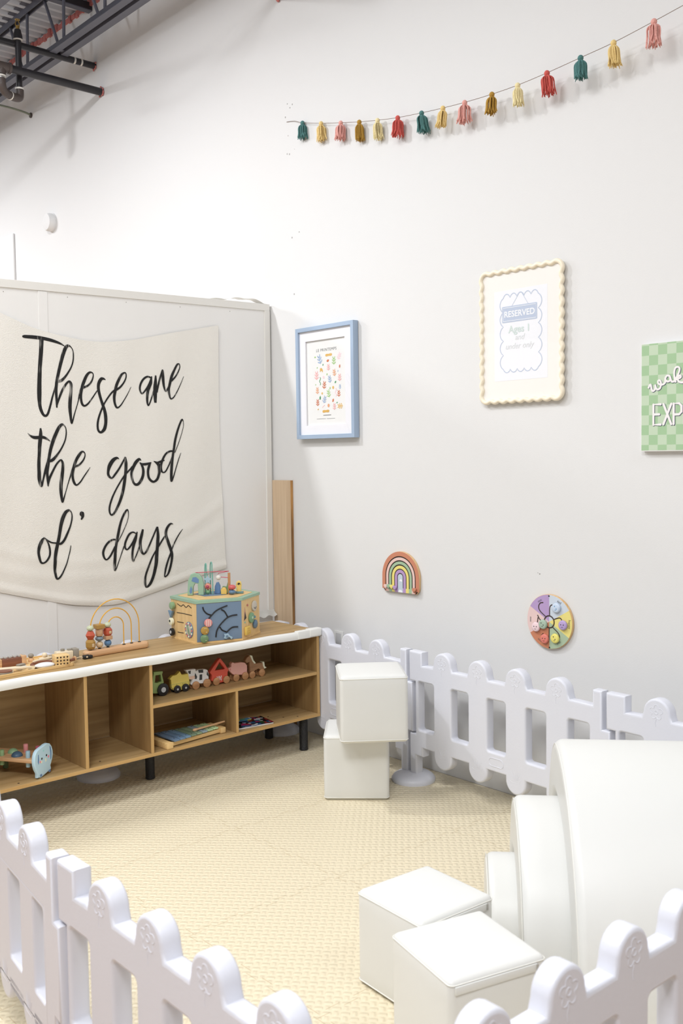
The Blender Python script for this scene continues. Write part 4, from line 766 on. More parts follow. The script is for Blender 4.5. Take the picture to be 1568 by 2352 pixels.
# de-skew: bottom edge slopes up to the right in the picture
ES = []
for x, y in E_:
    lx = (x-575)/300; ly = (925-(x-450)*.49-y)/440
    ES.append((lx*.118, max(0, ly+ .12)*.0+ (870-(x-575)*.30-y)/410*.132))
mn = min(p[1] for p in ES); ES = [(a, b-mn) for a, b in ES]
YZ = Matrix(((0, 0, -1, 0), (-1, 0, 0, 0), (0, 1, 0, 0), (0, 0, 0, 1)))   # plate in (y,z): local +Z -> -X
def hp(name, pts, th, m, bev, x): return plate(name, [ccw(pts)], th, m, t, bev, 0, T=Matrix.Translation((x, 0, 0)) @ YZ)
head = hp('elephant_head', ES, .016, EB, .004, 0)
for nm, P, mm in (('ear_mark', [(.040, .115), (.047, .11), (.052, .09), (.05, .062), (.044, .055), (.044, .085)], EB2), ('ear_mark', [(-.044, .10), (-.04, .102), (-.038, .08), (-.042, .06), (-.047, .07)], EB2),
                  ('foot_mark', rrect(.028, .042, .006, .016, .003), EB2), ('foot_mark', rrect(-.034, -.02, .006, .016, .003), EB2),
                  ('eye', circ(-.018, .078, .0045), TYRE), ('eye', circ(.016, .083, .0045), TYRE), ('cheek', circ(.030, .074, .0055), colb('cheek_pink', 226, 120, 140)), ('cheek', circ(-.03, .068, .005), colb('cheek_pink2', 226, 120, 140)),
                  ('tusk', rrect(.006, .014, .058, .072, .003), CREAM), ('tusk', rrect(-.026, -.016, .06, .07, .003), CREAM), ('forehead_mark', rrect(-.008, .0, .104, .112, .003), colb('mark_teal', 130, 190, 190))):
    o = plate(nm, [ccw(P)], .0008, mm, head, 0, 0, T=Matrix.Translation((-.0083, 0, 0)) @ YZ)
def peg(x, y, z0, z1, r, c, nm='peg'):
    bm = B(); lathe(bm, [(r*.9, z0), (r, z0+.002), (r, z1-.002), (r*.9, z1)], 20, (x, y, 0)); obj(nm, bm, colb('peg_%d%d%d' % c, *c, rough=.4), t, True)
peg(.045, -.035, .08, .112, .0095, (176, 84, 104)); peg(.10, -.030, .08, .118, .0095, (206, 130, 130)); peg(.045, .036, .045, .112, .0095, (140, 170, 184)); peg(.17, .036, .045, .108, .0095, (120, 150, 104))
def dome(x, y, r, c):
    bm = B(); lathe(bm, [(r*math.cos(a), .083+r*.85*math.sin(a)) for a in [i*math.pi/2/8 for i in range(8)]]+[(.0005, .083+r*.85)], 26, (x, y, 0)); obj('dome', bm, colb('dome_%d%d%d' % c, *c, rough=.4), t, True)
dome(.105, .025, .0235, (60, 88, 112)); dome(.15, -.012, .022, (120, 156, 116))
hp('tail_plate', [(-.06, 0), (.06, 0), (.062, .06), (.05, .1), (.02, .125), (-.02, .125), (-.05, .1), (-.062, .06)], .016, EB, .004, .268)
for s in (-1, 1): obj('bench_leg', box(B(), .205, .225, s*.05-.008, s*.05+.008, .0, .068, .003), colb('leg_green', 96, 120, 78), t, True)
# ================================================================= bead arch toy on the cabinet top
TZ = .6153
t = empty('bead_arch_toy', (2.185, 4.022, TZ), R_(3.5), 'bead rail toy with three golden wire arches and wooden beads', 'bead toy')
plate('base_bar', [rrect(-.172, .165, -.024, .024, .0235, 8)], .03, BEECH, t, .010, 0, T=Matrix.Translation((0, 0, .015)))
WIRE = mat('golden_wire', srgb(222, 168, 58), .3, spec=.7)
feet = [(-.135, .12, .245), (-.09, .078, .203), (-.047, .037, .163)]
for (a, b_, hz) in feet:
    c = (a+b_)/2; r = (b_-a)/2; zz = hz-r
    P = [(a, 0, .03), (a, 0, zz*.6)]+[(c-r*math.cos(R_(q)), 0, zz+r*math.sin(R_(q))) for q in range(0, 181, 9)]+[(b_, 0, zz*.6), (b_, 0, .03)]
    obj('wire_arch', tube(B(), P, .0027, 8), WIRE, t, True)
    bm = B()
    for x in (a, b_): lathe(bm, [(.0075, .0295), (.007, .033), (.003, .034)], 14, (x, 0, 0))
    obj('wire_socket', bm, TYRE, t, True)
BC = dict(mint=(196, 204, 168), rust=(196, 78, 42), must=(176, 132, 44), tan=(206, 160, 116), grey=(118, 134, 144), blue=(84, 128, 170), cream=(214, 184, 140))
BM = {k: col('bead_'+k, *v, rough=.35) for k, v in BC.items()}
def bead(x, z, kind, r, h, m, seg=24):
    bm = B()
    if kind == 'ball': sph(bm, (x, 0, z+h/2), 1, r, r, h/2, 20, 14)
    elif kind == 'hex':
        lathe(bm, [(r*.55, z), (r, z+h*.5), (r*.55, z+h)], 6, (x, 0, 0))
    elif kind == 'drum': lathe(bm, [(r*.7, z), (r, z+h*.25), (r, z+h*.75), (r*.7, z+h)], 8, (x, 0, 0))
    elif kind == 'cyl': lathe(bm, [(r*.9, z), (r, z+.002), (r, z+h-.002), (r*.9, z+h)], seg, (x, 0, 0))
    elif kind == 'sq': box(bm, x-r, x+r, -r, r, z, z+h, .003)
    return obj('bead', bm, m, t, kind in ('ball', 'cyl'), 50)
x = -.135; b1 = bead(x, .034, 'drum', .0225, .044, BM['must']); bead(x, .078, 'hex', .0235, .038, BM['rust']); bead(x, .116, 'ball', .016, .025, BM['mint'])
bm = B(); box(bm, x-.006, x+.006, -.0236, -.021, .046, .062, .002); obj('bead_face', bm, BM['cream'], b1)
x = -.09; bead(x, .034, 'ball', .0165, .030, BM['cream']); bead(x, .064, 'ball', .0185, .024, BM['grey']); bead(x, .088, 'cyl', .0165, .033, BM['tan']); bead(x, .121, 'sq', .02, .02, BM['must'])
x = -.047; bead(x, .034, 'ball', .0165, .032, BM['blue']); bead(x, .066, 'sq', .0165, .018, BM['tan']); b1 = bead(x, .084, 'drum', .021, .036, BM['rust']); bead(x, .12, 'ball', .0165, .025, BM['mint'])
bm = B(); box(bm, x-.004, x+.008, -.0215, -.019, .094, .107, .002); obj('bead_face', bm, BM['cream'], b1)

# ================================================================= hexagonal activity cube
Hx = D['hex']; hc = Vector((sum(p[0] for p in Hx)/6, sum(p[1] for p in Hx)/6, TZ))
t = empty('activity_cube', hc, 0, 'hexagonal wooden activity box with blue maze front and bead wires on top', 'activity box')
HP = [Vector((p[0]-hc.x, p[1]-hc.y)) for p in Hx]
MINT = col('mint_paint', 150, 188, 160, .4); SLATE = col('slate_blue', 114, 138, 164, .5)
FACEW = wood('birch_face', srgb(222, 188, 130), srgb(236, 204, 148), 'Z', 2, .45)
def prism(P, z0, z1):
    bm = B(); a = [bm.verts.new((p.x, p.y, z0)) for p in P]; b_ = [bm.verts.new((p.x, p.y, z1)) for p in P]
    bm.faces.new(a[::-1]); bm.faces.new(b_)
    for i in range(len(P)): bm.faces.new((a[i], a[(i+1) % len(P)], b_[(i+1) % len(P)], b_[i]))
    return bm
obj('base_board', prism([p*1.015 for p in HP], 0, .007), PINE, t)
obj('box_walls', prism([p*.995 for p in HP], .007, .192), FACEW, t)
obj('top_rim', prism([p*1.015 for p in HP], .192, .205), MINT, t)
obj('top_board', prism([p*.84 for p in HP], .2051, .2065), PINE, t)
obj('top_pond', prism([p*.45+Vector((-.0, .02)) for p in HP], .2066, .2074), SLATE, t)
def faceT(i, j, off=0):
    a, b_ = HP[i]*.995, HP[j]*.995; d = (b_-a).normalized(); n = Vector((d.y, -d.x))
    return Matrix(((d.x, 0, n.x, a.x+n.x*off), (d.y, 0, n.y, a.y+n.y*off), (0, 1, 0, 0), (0, 0, 0, 1))), (b_-a).length
T, Ls = faceT(0, 1, .001)
plate('maze_board', [rrect(.003, Ls-.003, .009, .190, .001)], .002, SLATE, t, 0, 0, T=T)
bm = B()
for P in D['maze']:
    C = catmull([(p[0], p[1], .0025) for p in P], 6)
    tube(bm, [T @ Vector(c) for c in C], .0034, 8)
obj('maze_groove', bm, BLACKM, t, True)
def disc_on(T, x, z, r, h, m, nm, par=t, n=26, off=0):
    bm = B(); lathe(bm, [(r*.9, off), (r, off+.0015), (r, off+h-.0015), (r*.88, off+h)], n); bm.transform(T @ Matrix.Translation((x, z, 0)))
    return obj(nm, bm, m, par, True)
PINKS = col('stripe_pink', 226, 150, 146, .4)
for (x, z), c, r in zip(D['mazebeads'], ((226, 140, 136), (186, 144, 44), (112, 150, 104), None, None), (.0195, .0195, .0195, 0, 0)):
    if c:
        q = disc_on(T, x, z, r, .010, col('mb_%d' % c[0], *c, rough=.4), 'maze_bead', off=.004)
        bm = B()
        if c[0] == 226:
            for k in (-1, 0, 1): box(bm, x+k*.009-.0022, x+k*.009+.0022, z-.014, z+.014, .0139, .0146)
        else:
            for k in range(3): box(bm, x-.006+k*.005, x-.003+k*.005, z+.010, z+.0115, .0139, .0146)
            box(bm, x+.003, x+.010, z-.008, z-.0065, .0139, .0146)
        bm.transform(T); obj('bead_print', bm, col('print_%d' % c[0], 238, 200, 190) if c[0] == 226 else CREAM, q)
FISH = col('fish_blue', 160, 192, 210, .4)
fx, fz = D['mazebeads'][3]
plate('fish_bead', [ccw([(fx-.014, fz-.008), (fx-.004, fz-.012), (fx+.012, fz-.004), (fx+.024, fz-.018), (fx+.03, fz-.006), (fx+.014, fz+.004), (fx+.008, fz+.014), (fx-.004, fz+.012), (fx-.014, fz+.014), (fx-.010, fz+.002)])], .009, FISH, t, .002, 0, T=T @ Matrix.Translation((0, 0, .008)))
disc_on(T, fx+.001, fz, .006, .001, SLATE, 'fish_print', off=.0125)
# left face
T, Ls = faceT(5, 0, .0)
bm = B()
for i, P in enumerate(D['left']):
    C = [(p[0], p[1], .0005) for p in P]; C = catmull(C, 5) if i == 0 else [Vector(c) for c in C]
    tube(bm, [T @ c for c in C], .0018, 6)
obj('side_groove', bm, BLACKM, t, True)
LB = D['leftbeads']
disc_on(T, LB[0][0], LB[0][1], .018, .016, col('knob_green', 140, 176, 128, .4), 'slider_knob', off=.006)
q = Matrix.Translation((LB[1][0], LB[1][1], .012))
plate('slider_triangle', [ccw([(-.022, .012), (.022, .012), (.0, -.022)])], .014, col('knob_blue', 110, 146, 176, .4), t, .003, 0, T=T @ q)
c1 = disc_on(T, LB[2][0], LB[2][1], .018, .014, CREAM, 'slider_cow', off=.006)
disc_on(T, LB[2][0]-.003, LB[2][1]+.003, .006, .0008, TYRE, 'cow_print', c1, off=.0198)
c1 = disc_on(T, LB[3][0], LB[3][1], .0185, .014, TYRE, 'slider_tyre', off=.006)
disc_on(T, LB[3][0], LB[3][1], .008, .001, HUBM, 'tyre_hub', c1, off=.0198)
cx, cz = LB[4]
c1 = disc_on(T, cx, cz, .039, .004, col('clock_blue', 110, 138, 172, .5), 'clock_dial', n=36)
disc_on(T, cx, cz, .024, .0008, col('clock_centre', 190, 190, 168), 'clock_face', c1, off=.004)
for k in range(12):
    a = k*math.pi/6; disc_on(T, cx+.031*math.cos(a), cz+.031*math.sin(a), .0055, .0008, (col('tick_a', 226, 130, 120), CREAM)[k % 2], 'clock_mark', c1, 10, off=.004)
bm = B()
for a, l in ((-1.2, .022), (1.9, .026)): tube(bm, [T @ Vector((cx, cz, .006)), T @ Vector((cx+l*math.cos(a), cz+l*math.sin(a), .006))], [.003, .0012], 8)
obj('clock_hands', bm, col('hand_green', 96, 140, 110), c1, True)
# right face
T, Ls = faceT(1, 2, 0)
sc_ = Ls/.30   # traced positions cover the visible width of this face
RB0 = [(p[0]*sc_*.93+.0, p[1]) for p in D['right']]
plate('triangle_hole', [[(.018, .088), (.05, .1), (.032, .155)]], .002, col('hole_pink', 200, 150, 128), t, 0, 0, T=T)
plate('triangle_dark', [[(.022, .09), (.047, .1), (.032, .132)]], .0026, BLACKM, t, 0, 0, T=T)
disc_on(T, .062, .160, .006, .004, col('dot_rose', 190, 110, 104), 'round_peg')
c1 = disc_on(T, .135, .146, .026, .009, col('dial_cream', 206, 198, 184), 'smile_dial')
bm = B(); tube(bm, [T @ Vector((.135+.013*math.cos(R_(a)), .146+.013*math.sin(R_(a)), .0092)) for a in range(200, 341, 20)], .0014, 6); obj('smile', bm, TYRE, c1)
c1 = disc_on(T, .098, .093, .026, .011, col('gear_green', 120, 170, 128, .4), 'gear_wheel', n=12)
disc_on(T, .098, .093, .007, .013, col('gear_hub', 190, 220, 190), 'gear_hub', c1)
disc_on(T, .14, .055, .022, .011, col('gear_blue', 98, 130, 158, .4), 'gear_wheel', n=8)
bm = B(); box(bm, .022, .075, .018, .058, 0, .012, .003); bm.transform(T); c1 = obj('yellow_button_box', bm, col('box_yellow', 236, 198, 76, .4), t, True)
bm = B()
for k in range(3):
    for j in range(2): box(bm, .036+.014*j, .045+.014*j, .024+.011*k, .030+.011*k, .0118, .0128)
bm.transform(T); obj('button_marks', bm, col('btn', 220, 176, 60), c1)
disc_on(T, .03, .08, .0045, .003, col('dot_mint', 140, 190, 176), 'round_peg'); disc_on(T, .142, .09, .006, .006, col('dot_blue', 90, 150, 190), 'round_peg')
# things on top of the box: local coordinates
def L_(p): return Vector((p[0]-hc.x, p[1]-hc.y, 0))
ZT = .2075
VX = Vector((.748, -.663, 0))
TT = Matrix(((VX.x, 0, .663, 0), (VX.y, 0, .748, 0), (0, 1, 0, 0), (0, 0, 0, 1)))
def std(p): T = TT.copy(); T.translation = (p[0], p[1], ZT); return T
# elephant arch
P = [(a*1.12, b_*1.12) for a, b_ in [(-.034, 0), (-.010, 0), (-.008, .035), (.0, .052), (.012, .05), (.014, 0), (.038, 0), (.038, .05), (.032, .075), (.018, .093), (.0, .099), (-.018, .092), (-.03, .065)]]
pe = L_((2.655, 4.085, 0))
ea = plate('elephant_arch', [ccw(P)], .026, MINT, t, .003, 0, T=std(pe))
plate('arch_print', [ccw([(-.016, .07), (-.010, .088), (.006, .09), (.02, .078), (.018, .06), (.004, .062)])], .001, EB2, ea, 0, 0, T=std(pe) @ Matrix.Translation((0, 0, -.0135)))
plate('arch_print', [ccw([(-.028, .02), (-.02, .045), (-.013, .03), (-.016, .012), (-.024, .008)])], .001, EB2, ea, 0, 0, T=std(pe) @ Matrix.Translation((0, 0, -.0135)))
WPOST = wood('post_wood', srgb(186, 132, 84), srgb(206, 152, 102), 'Z', 3)
for (x, y, h) in ((2.690, 4.10, .105), (2.787, 3.985, .118)):
    p = L_((x, y, 0)); obj('wire_post', box(B(), p.x-.005, p.x+.005, p.y-.005, p.y+.005, ZT, ZT+h-.012, .001), WPOST, t)
TEALW = mat('teal_wire', srgb(120, 180, 166), .35); REDW = mat('red_wire', srgb(206, 86, 104), .35)
c = L_((2.712, 4.05, 0))
for (bx, ax, tz) in ((-.004, -.012, .172), (.018, .016, .178)):
    a = c+VX*bx; b_ = c+VX*ax
    dd = Vector((.0, .012, 0)) if bx < 0 else Vector((.01, .03, 0))
    Pt = [a+Vector((0, 0, ZT)), a+Vector((0, 0, ZT+.06)), b_+Vector((0, 0, tz+ZT-.05-.003)), b_+Vector((0, 0, ZT+tz-.058+.03)), b_+dd*.5+Vector((0, 0, ZT+tz-.02)), b_+dd+Vector((0, 0, ZT+tz-.05)), b_+dd+Vector((0, 0, ZT))]
    obj('bead_wire', tube(B(), catmull(Pt, 6), .003, 8), TEALW, t, True)
zr = .937-TZ
a = L_((2.655, 4.085, 0)); b_ = L_((2.787, 3.985, 0)); c_ = L_((2.755, 4.03, 0))
obj('bead_wire', tube(B(), [a+Vector((0, 0, zr-.004)), b_+Vector((0, 0, zr)), c_+Vector((0, 0, zr-.012)), c_+Vector((-.004, .004, zr-.03)), b_+Vector((0, 0, zr-.032))], .0018, 6), REDW, t, True)
def ball(p, z, r, m, nm='bead', sx=1, sz=1):
    bm = B(); sph(bm, (p.x, p.y, z), r, sx, sx, sz); return obj(nm, bm, m, t, True)
p = c+VX*-.006
plate('star_bead', [[(.021*(1 if k % 2 == 0 else .55)*math.cos(R_(90+36*k)), .021*(1 if k % 2 == 0 else .55)*math.sin(R_(90+36*k))) for k in range(10)]], .010, FISH, t, .002, 0, T=std(p) @ Matrix.Translation((0, .072, 0)))
c1 = ball(p, ZT+.040, .0165, col('bead_salmon', 226, 144, 118, .4)); c2 = ball(p-Vector((.008, .009, 0)), ZT+.040, .0085, col('bead_crimson', 180, 60, 90, .4), 'bead_spot')
ball(p, ZT+.013, .0115, col('bead_green', 122, 170, 118, .4))
ball(L_((2.748, 4.02, 0)), ZT+.083, .0125, col('bead_white', 226, 222, 214, .4), 'bird_bead')
p = L_((2.790, 3.965, 0))
ball(p, ZT+.012, .018, col('bead_steelblue', 92, 128, 160, .4), sz=.65); ball(p, ZT+.036, .0185, col('bead_coral', 214, 92, 92, .4), sz=.68)
p = L_((2.765, 4.0, 0)); plate('yellow_duck', [ccw([(-.014, 0), (.014, 0), (.015, .02), (.008, .034), (-.006, .034), (-.014, .02)])], .014, col('duck_yellow', 236, 196, 84, .4), t, .003, 0, T=std(p))
p = L_((2.757, 4.045, 0)); plate('blue_hill', [ccw([(-.014, 0), (.016, 0), (.016, .04), (.008, .058), (-.004, .056), (-.012, .036)])], .012, EB2, t, .003, 0, T=std(p))
p = L_((2.80, 4.02, 0)); plate('green_tree', [ccw([(-.03, 0), (.016, 0), (.016, .03), (.010, .052), (.002, .054), (-.004, .034), (-.022, .036), (-.03, .022)])], .012, col('tree_green', 128, 164, 110, .4), t, .003, 0, T=std(p))
p = L_((2.838, 3.975, 0))
gf = plate('giraffe_peg', [ccw([(-.011, .008), (.011, .008), (.012, .03), (.014, .042), (.011, .058), (.0, .064), (-.011, .058), (-.015, .042), (-.012, .03)])], .012, col('giraffe_yellow', 238, 204, 96, .4), t, .003, 0, T=std(p))
plate('giraffe_print', [ccw([(-.008, .044), (-.003, .053), (.006, .052), (.009, .042), (.003, .047), (.0, .04), (-.004, .046)])], .0008, TYRE, gf, 0, 0, T=std(p) @ Matrix.Translation((0, 0, -.0066)))
plate('peg_stand', [rrect(-.018, .022, 0, .010, .002)], .02, col('stand_teal', 104, 150, 156, .4), t, .002, 0, T=std(p))

# ================================================================= tray of wooden toys at the left end
t = empty('toy_tray', (1.70, 4.01, TZ), R_(4), 'shallow pale wooden tray holding small wooden toys at the left end', 'tray')
bm = B(); box(bm, -.28, .20, -.125, .12, 0, .006); box(bm, -.28, .20, -.129, -.122, 0, .013, .001); box(bm, -.28, .2, .117, .124, 0, .013, .001); box(bm, .195, .202, -.129, .124, 0, .013, .001); box(bm, -.287, -.28, -.129, .124, 0, .013, .001)
obj('tray_body', bm, PINE, t)
TB = TZ+.0063
WALN = wood('walnut', srgb(120, 74, 54), srgb(138, 88, 66), 'X', 3, .5)
TAUPE = col('taupe_paint', 150, 142, 128, .5); CRM = col('cream_wood', 236, 218, 184, .5)
def thing(name, x, y, rz, label, cat, z=TB): return empty(name, (x, y, z), R_(rz), label, cat)
t = thing('bristle_block', 1.70, 4.06, -3, 'dark brown wooden block with beech ends and metal caps at the back of the tray', 'toy block')
obj('block_body', box(B(), -.042, .042, -.02, .02, 0, .034, .003), WALN, t, True)
obj('end_cap', box(B(), .042, .064, -.021, .021, 0, .040, .004), BEECH, t, True); obj('end_cap', box(B(), -.064, -.042, -.021, .021, 0, .036, .004), BEECH, t, True)
bm = B()
for k in range(6): box(bm, -.05+.02*k, -.039+.02*k, -.012, .012, .034 if 0 < k < 5 else .036, .043, .002)
obj('block_clasps', bm, mat('nickel', (.6, .58, .55), .3, .6), t)
t = thing('wooden_comb', 1.645, 3.935, -22, 'cream wooden comb shaped toy lying at the front of the tray', 'toy comb')
plate('comb_body', [ccw([(-.075, .012), (.02, .016), (.05, .006), (.085, .002), (.085, -.006), (.04, -.012), (-.075, -.014)])], .008, CRM, t, .002, 0, T=Matrix.Translation((0, 0, .016)))
bm = B()
for k in range(8): box(bm, -.07+.011*k, -.064+.011*k, -.013, .011, .0, .012)
obj('comb_teeth', bm, CRM, t)
t = thing('round_tin', 1.615, 3.915, 0, 'flat grey round tin at the front left of the tray', 'toy tin')
bm = B(); lathe(bm, [(.028, 0), (.029, .002), (.029, .009), (.027, .011)], 30); obj('tin_body', bm, TAUPE, t, True)
bm = B(); lathe(bm, [(.0285, .0112), (.0285, .015), (.02, .016)], 30); obj('tin_lid', bm, WALN, t, True)
t = thing('toy_brush', 1.70, 3.955, 20, 'small white toy brush with dark bristle pad on the tray', 'toy brush')
obj('brush_body', box(B(), -.02, .022, -.012, .012, 0, .016, .004), col('brush_white', 226, 224, 220), t, True); obj('bristle_pad', box(B(), -.018, .018, -.01, .01, .016, .024, .002), TAUPE, t, True)
t = thing('wooden_spatula', 1.735, 3.925, 60, 'pale wooden spoon shaped paddle between brush and white dish', 'toy paddle')
plate('paddle_blade', [ccw([(-.03, -.012), (.03, -.018), (.04, .0), (.03, .018), (-.03, .012)])], .006, wood('ash', srgb(212, 190, 146), srgb(222, 200, 158), 'X', 3), t, .002, 0, T=Matrix.Translation((0, 0, .006)) @ Matrix.Rotation(R_(-6), 4, 'X'))
t = thing('white_soap', 1.785, 3.912, -4, 'glossy white oval soap shaped toy at the front of the tray', 'toy soap')
bm = B(); sph(bm, (0, 0, .012), 1, .043, .026, .012, 28, 14); obj('soap_body', bm, mat('gloss_white', (.82, .83, .84), .12, coat=.5), t, True)
t = thing('wooden_tongs', 1.815, 4.0, 8, 'cream wooden tongs lying across the middle of the tray', 'toy tongs')
plate('tong_arm', [ccw([(-.05, -.016), (.05, .006), (.056, .014), (.04, .016), (-.05, -.004)])], .008, CRM, t, .002, 0, T=Matrix.Translation((0, 0, .018)))
plate('tong_arm', [ccw([(-.05, -.01), (.06, -.012), (.06, -.002), (.0, .006), (-.05, .002)])], .008, CRM, t, .002, 0, T=Matrix.Translation((0, 0, .008)))
t = thing('walnut_ring', 1.80, 3.962, 0, 'dark brown curved wooden ring behind the white soap', 'toy ring')
bm = B(); tube(bm, [(.05*math.cos(R_(a)), .024*math.sin(R_(a)), .009+.003*math.sin(R_(a))) for a in range(0, 360, 12)], .006, 8, True); obj('ring_body', bm, WALN, t, True)
t = thing('holed_block', 1.862, 3.92, -10, 'pale wooden block drilled with rows of round holes on the tray', 'toy block')
obj('block_body', box(B(), -.031, .031, -.026, .026, 0, .046, .003), PINE, t, True)
bm = B()
for i in range(4):
    for j in range(3):
        lathe(bm, [(.0038, -.0264), (.0038, -.0255)], 12, (-.021+.014*i, 0, .009+.014*j), 'Y')
    
for j in range(3):
    for i in range(3): lathe(bm, [(.0036, .0305), (.0036, .0314)], 12, (0, -.016+.016*i, .009+.014*j), 'X')
obj('drilled_hole', bm, mat('hole_dark', (.06, .035, .015), .8), t)
t = thing('toy_camera', 1.94, 4.025, -6, 'cream wooden toy camera with grey end block at the back of the tray', 'toy camera')
obj('camera_body', box(B(), -.05, .024, -.02, .02, 0, .036, .004), CRM, t, True); obj('camera_grip', box(B(), .0245, .05, -.021, .021, 0, .042, .003), TAUPE, t, True)
obj('camera_button', cyl(B(), (-.018, 0, .0355), (-.018, 0, .046), .009), TAUPE, t, True); obj('camera_cap', box(B(), .004, .02, -.01, .01, .0355, .043, .002), TAUPE, t)
t = thing('wooden_stacker', 1.80, 4.08, 0, 'small round two tone wooden knob near the back of the tray', 'toy')
bm = B(); lathe(bm, [(.012, 0), (.013, .01), (.009, .016)], 18); obj('knob_base', bm, BEECH, t, True); bm = B(); sph(bm, (0, 0, .026), .0125, 1, 1, .8); obj('knob_top', bm, TAUPE, t, True)
t = thing('cream_ball', 1.856, 4.065, 0, 'small cream wooden ball toy beside the toy camera', 'toy ball')
bm = B(); cyl(bm, (-.03, -.005, .008), (.02, .005, .01), .007); obj('ball_handle', bm, CRM, t, True); bm = B(); sph(bm, (.0, .0, .022), .0115); obj('ball_head', bm, CRM, t, True)
t = thing('grey_wedge', 1.873, 4.03, 12, 'flat grey painted wedge behind the drilled block', 'toy wedge')
plate('wedge_body', [ccw([(-.022, 0), (.022, 0), (.014, .024), (-.014, .016)])], .03, TAUPE, t, .002)
t = thing('red_toy_bolt', 1.925, 3.945, 30, 'small reddish wooden toy bolt at the right end of the tray', 'toy bolt')
obj('bolt_shank', cyl(B(), (-.018, 0, .008), (.015, 0, .009), .006), WALN, t, True); obj('bolt_head', cyl(B(), (.015, 0, .011), (.023, 0, .011), .0105, n=6), BEECH, t)
t = thing('black_clip', 2.015, 3.985, 0, 'small black plastic clip with white cord on the cabinet top', 'clip', TZ)
bm = B(); box(bm, -.018, .014, -.012, .012, 0, .018, .006, 3); box(bm, .006, .024, -.014, .006, .002, .016, .004, 3); obj('clip_body', bm, BLACKM, t, True)
obj('clip_print', box(B(), -.008, .0, -.0125, -.0118, .008, .014), CRM, t)
obj('cord', tube(B(), catmull([(-.018, 0, .01), (-.035, .004, .012), (-.055, .002, .008), (-.07, .006, .003)], 5), .0016, 6), CRM, t, True)
# ================================================================= wall decorations (local X right along wall, Y up, Z out of the wall)
def wall_thing(name, y, z, label, cat, off=0, group=None):
    o = bpy.data.objects.new(name, None); COL.objects.link(o); o.matrix_world = on_wall(y, z, off); o.empty_display_size = .05
    o['label'] = label; o['category'] = cat
    if group: o['group'] = group
    return o
I4 = Matrix.Identity(4)
def wp(name, splines, z0, z1, m, par, bev=0):
    me = plate_me(splines, z1-z0, bev); me.transform(Matrix.Translation((0, 0, (z0+z1)/2)))
    return link(name, me, m, par, True, 35)
def rib(bm, pts, wd, z, k=5, mi=0, closed=False):
    C = catmull([(p[0], p[1], 0) for p in pts], k, closed) if k else [Vector((*p, 0)) for p in pts]
    if closed: C.append(C[0])
    ribbon(bm, [(c.x, c.y) for c in C], [wd]*len(C), lambda a, b: Vector((a, b, z+mic())), mi)
def glassm():
    m, nt, b = newmat('picture_glass'); nt.nodes.remove(b); out = nt.nodes['Material Output']
    tr = nt.nodes.new('ShaderNodeBsdfTransparent'); gl = nt.nodes.new('ShaderNodeBsdfGlossy'); gl.inputs['Roughness'].default_value = .03
    fr = nt.nodes.new('ShaderNodeFresnel'); 
    ge = nt.nodes.new('ShaderNodeNewGeometry'); ma_ = nt.nodes.new('ShaderNodeMath'); ma_.operation = 'MULTIPLY_ADD'; ma_.inputs[1].default_value = 1/1.45-1.45; ma_.inputs[2].default_value = 1.45
    nt.links.new(ge.outputs['Backfacing'], ma_.inputs[0]); nt.links.new(ma_.outputs[0], fr.inputs['IOR']); mx = nt.nodes.new('ShaderNodeMixShader')
    nt.links.new(fr.outputs[0], mx.inputs[0]); nt.links.new(tr.outputs[0], mx.inputs[1]); nt.links.new(gl.outputs[0], mx.inputs[2]); nt.links.new(mx.outputs[0], out.inputs['Surface'])
    return m
GLASS = glassm()
def pane(x0, x1, y0, y1, z):
    me = bpy.data.meshes.new('glass'); me.from_pydata([(x0, y0, z), (x1, y0, z), (x1, y1, z), (x0, y1, z)], [], [(0, 1, 2, 3)]); return link('glass', me, GLASS, t)
PAPER = col('print_paper', 234, 234, 233, .8); MATB = col('mat_board', 236, 236, 242, .8); INK = col('ink_grey', 70, 74, 76, .7)
# --- blue frame
t = wall_thing('framed_picture', 3.876, 1.878, 'light blue picture frame with a colourful cut paper style spring print', 'picture')
FB = col('frame_blue', 156, 178, 204, .45)
W2, H2 = .2275, .291
wp('frame_moulding', [[(-W2, -H2), (W2, -H2), (W2, H2), (-W2, H2)], [(-W2+.021, -H2+.021), (-W2+.021, H2-.021), (W2-.021, H2-.021), (W2-.021, -H2+.021)]], .003, .038, FB, t, .001)
bm = B(); box(bm, -W2+.004, W2-.004, -H2+.004, H2-.004, .001, .006); obj('backing', bm, col('backing', 190, 170, 140), t)
wp('mat_board', [[(-W2+.02, -H2+.02), (W2-.02, -H2+.02), (W2-.02, H2-.02), (-W2+.02, H2-.02)], [(-.160, -.222), (-.160, .219), (.151, .219), (.151, -.222)]], .018, .026, MATB, t)
ar = wp('art_print', [[(-.175, -.235), (.165, -.235), (.165, .23), (-.175, .23)]], .006, .0165, PAPER, t)
AC_ = {'b': (150, 176, 212), 'g': (160, 202, 122), 'd': (48, 150, 84), 'o': (212, 112, 62), 'y': (226, 178, 78), 'p': (240, 172, 172), 'l': (244, 204, 214), 't': (232, 162, 112), 'm': (222, 170, 60)}
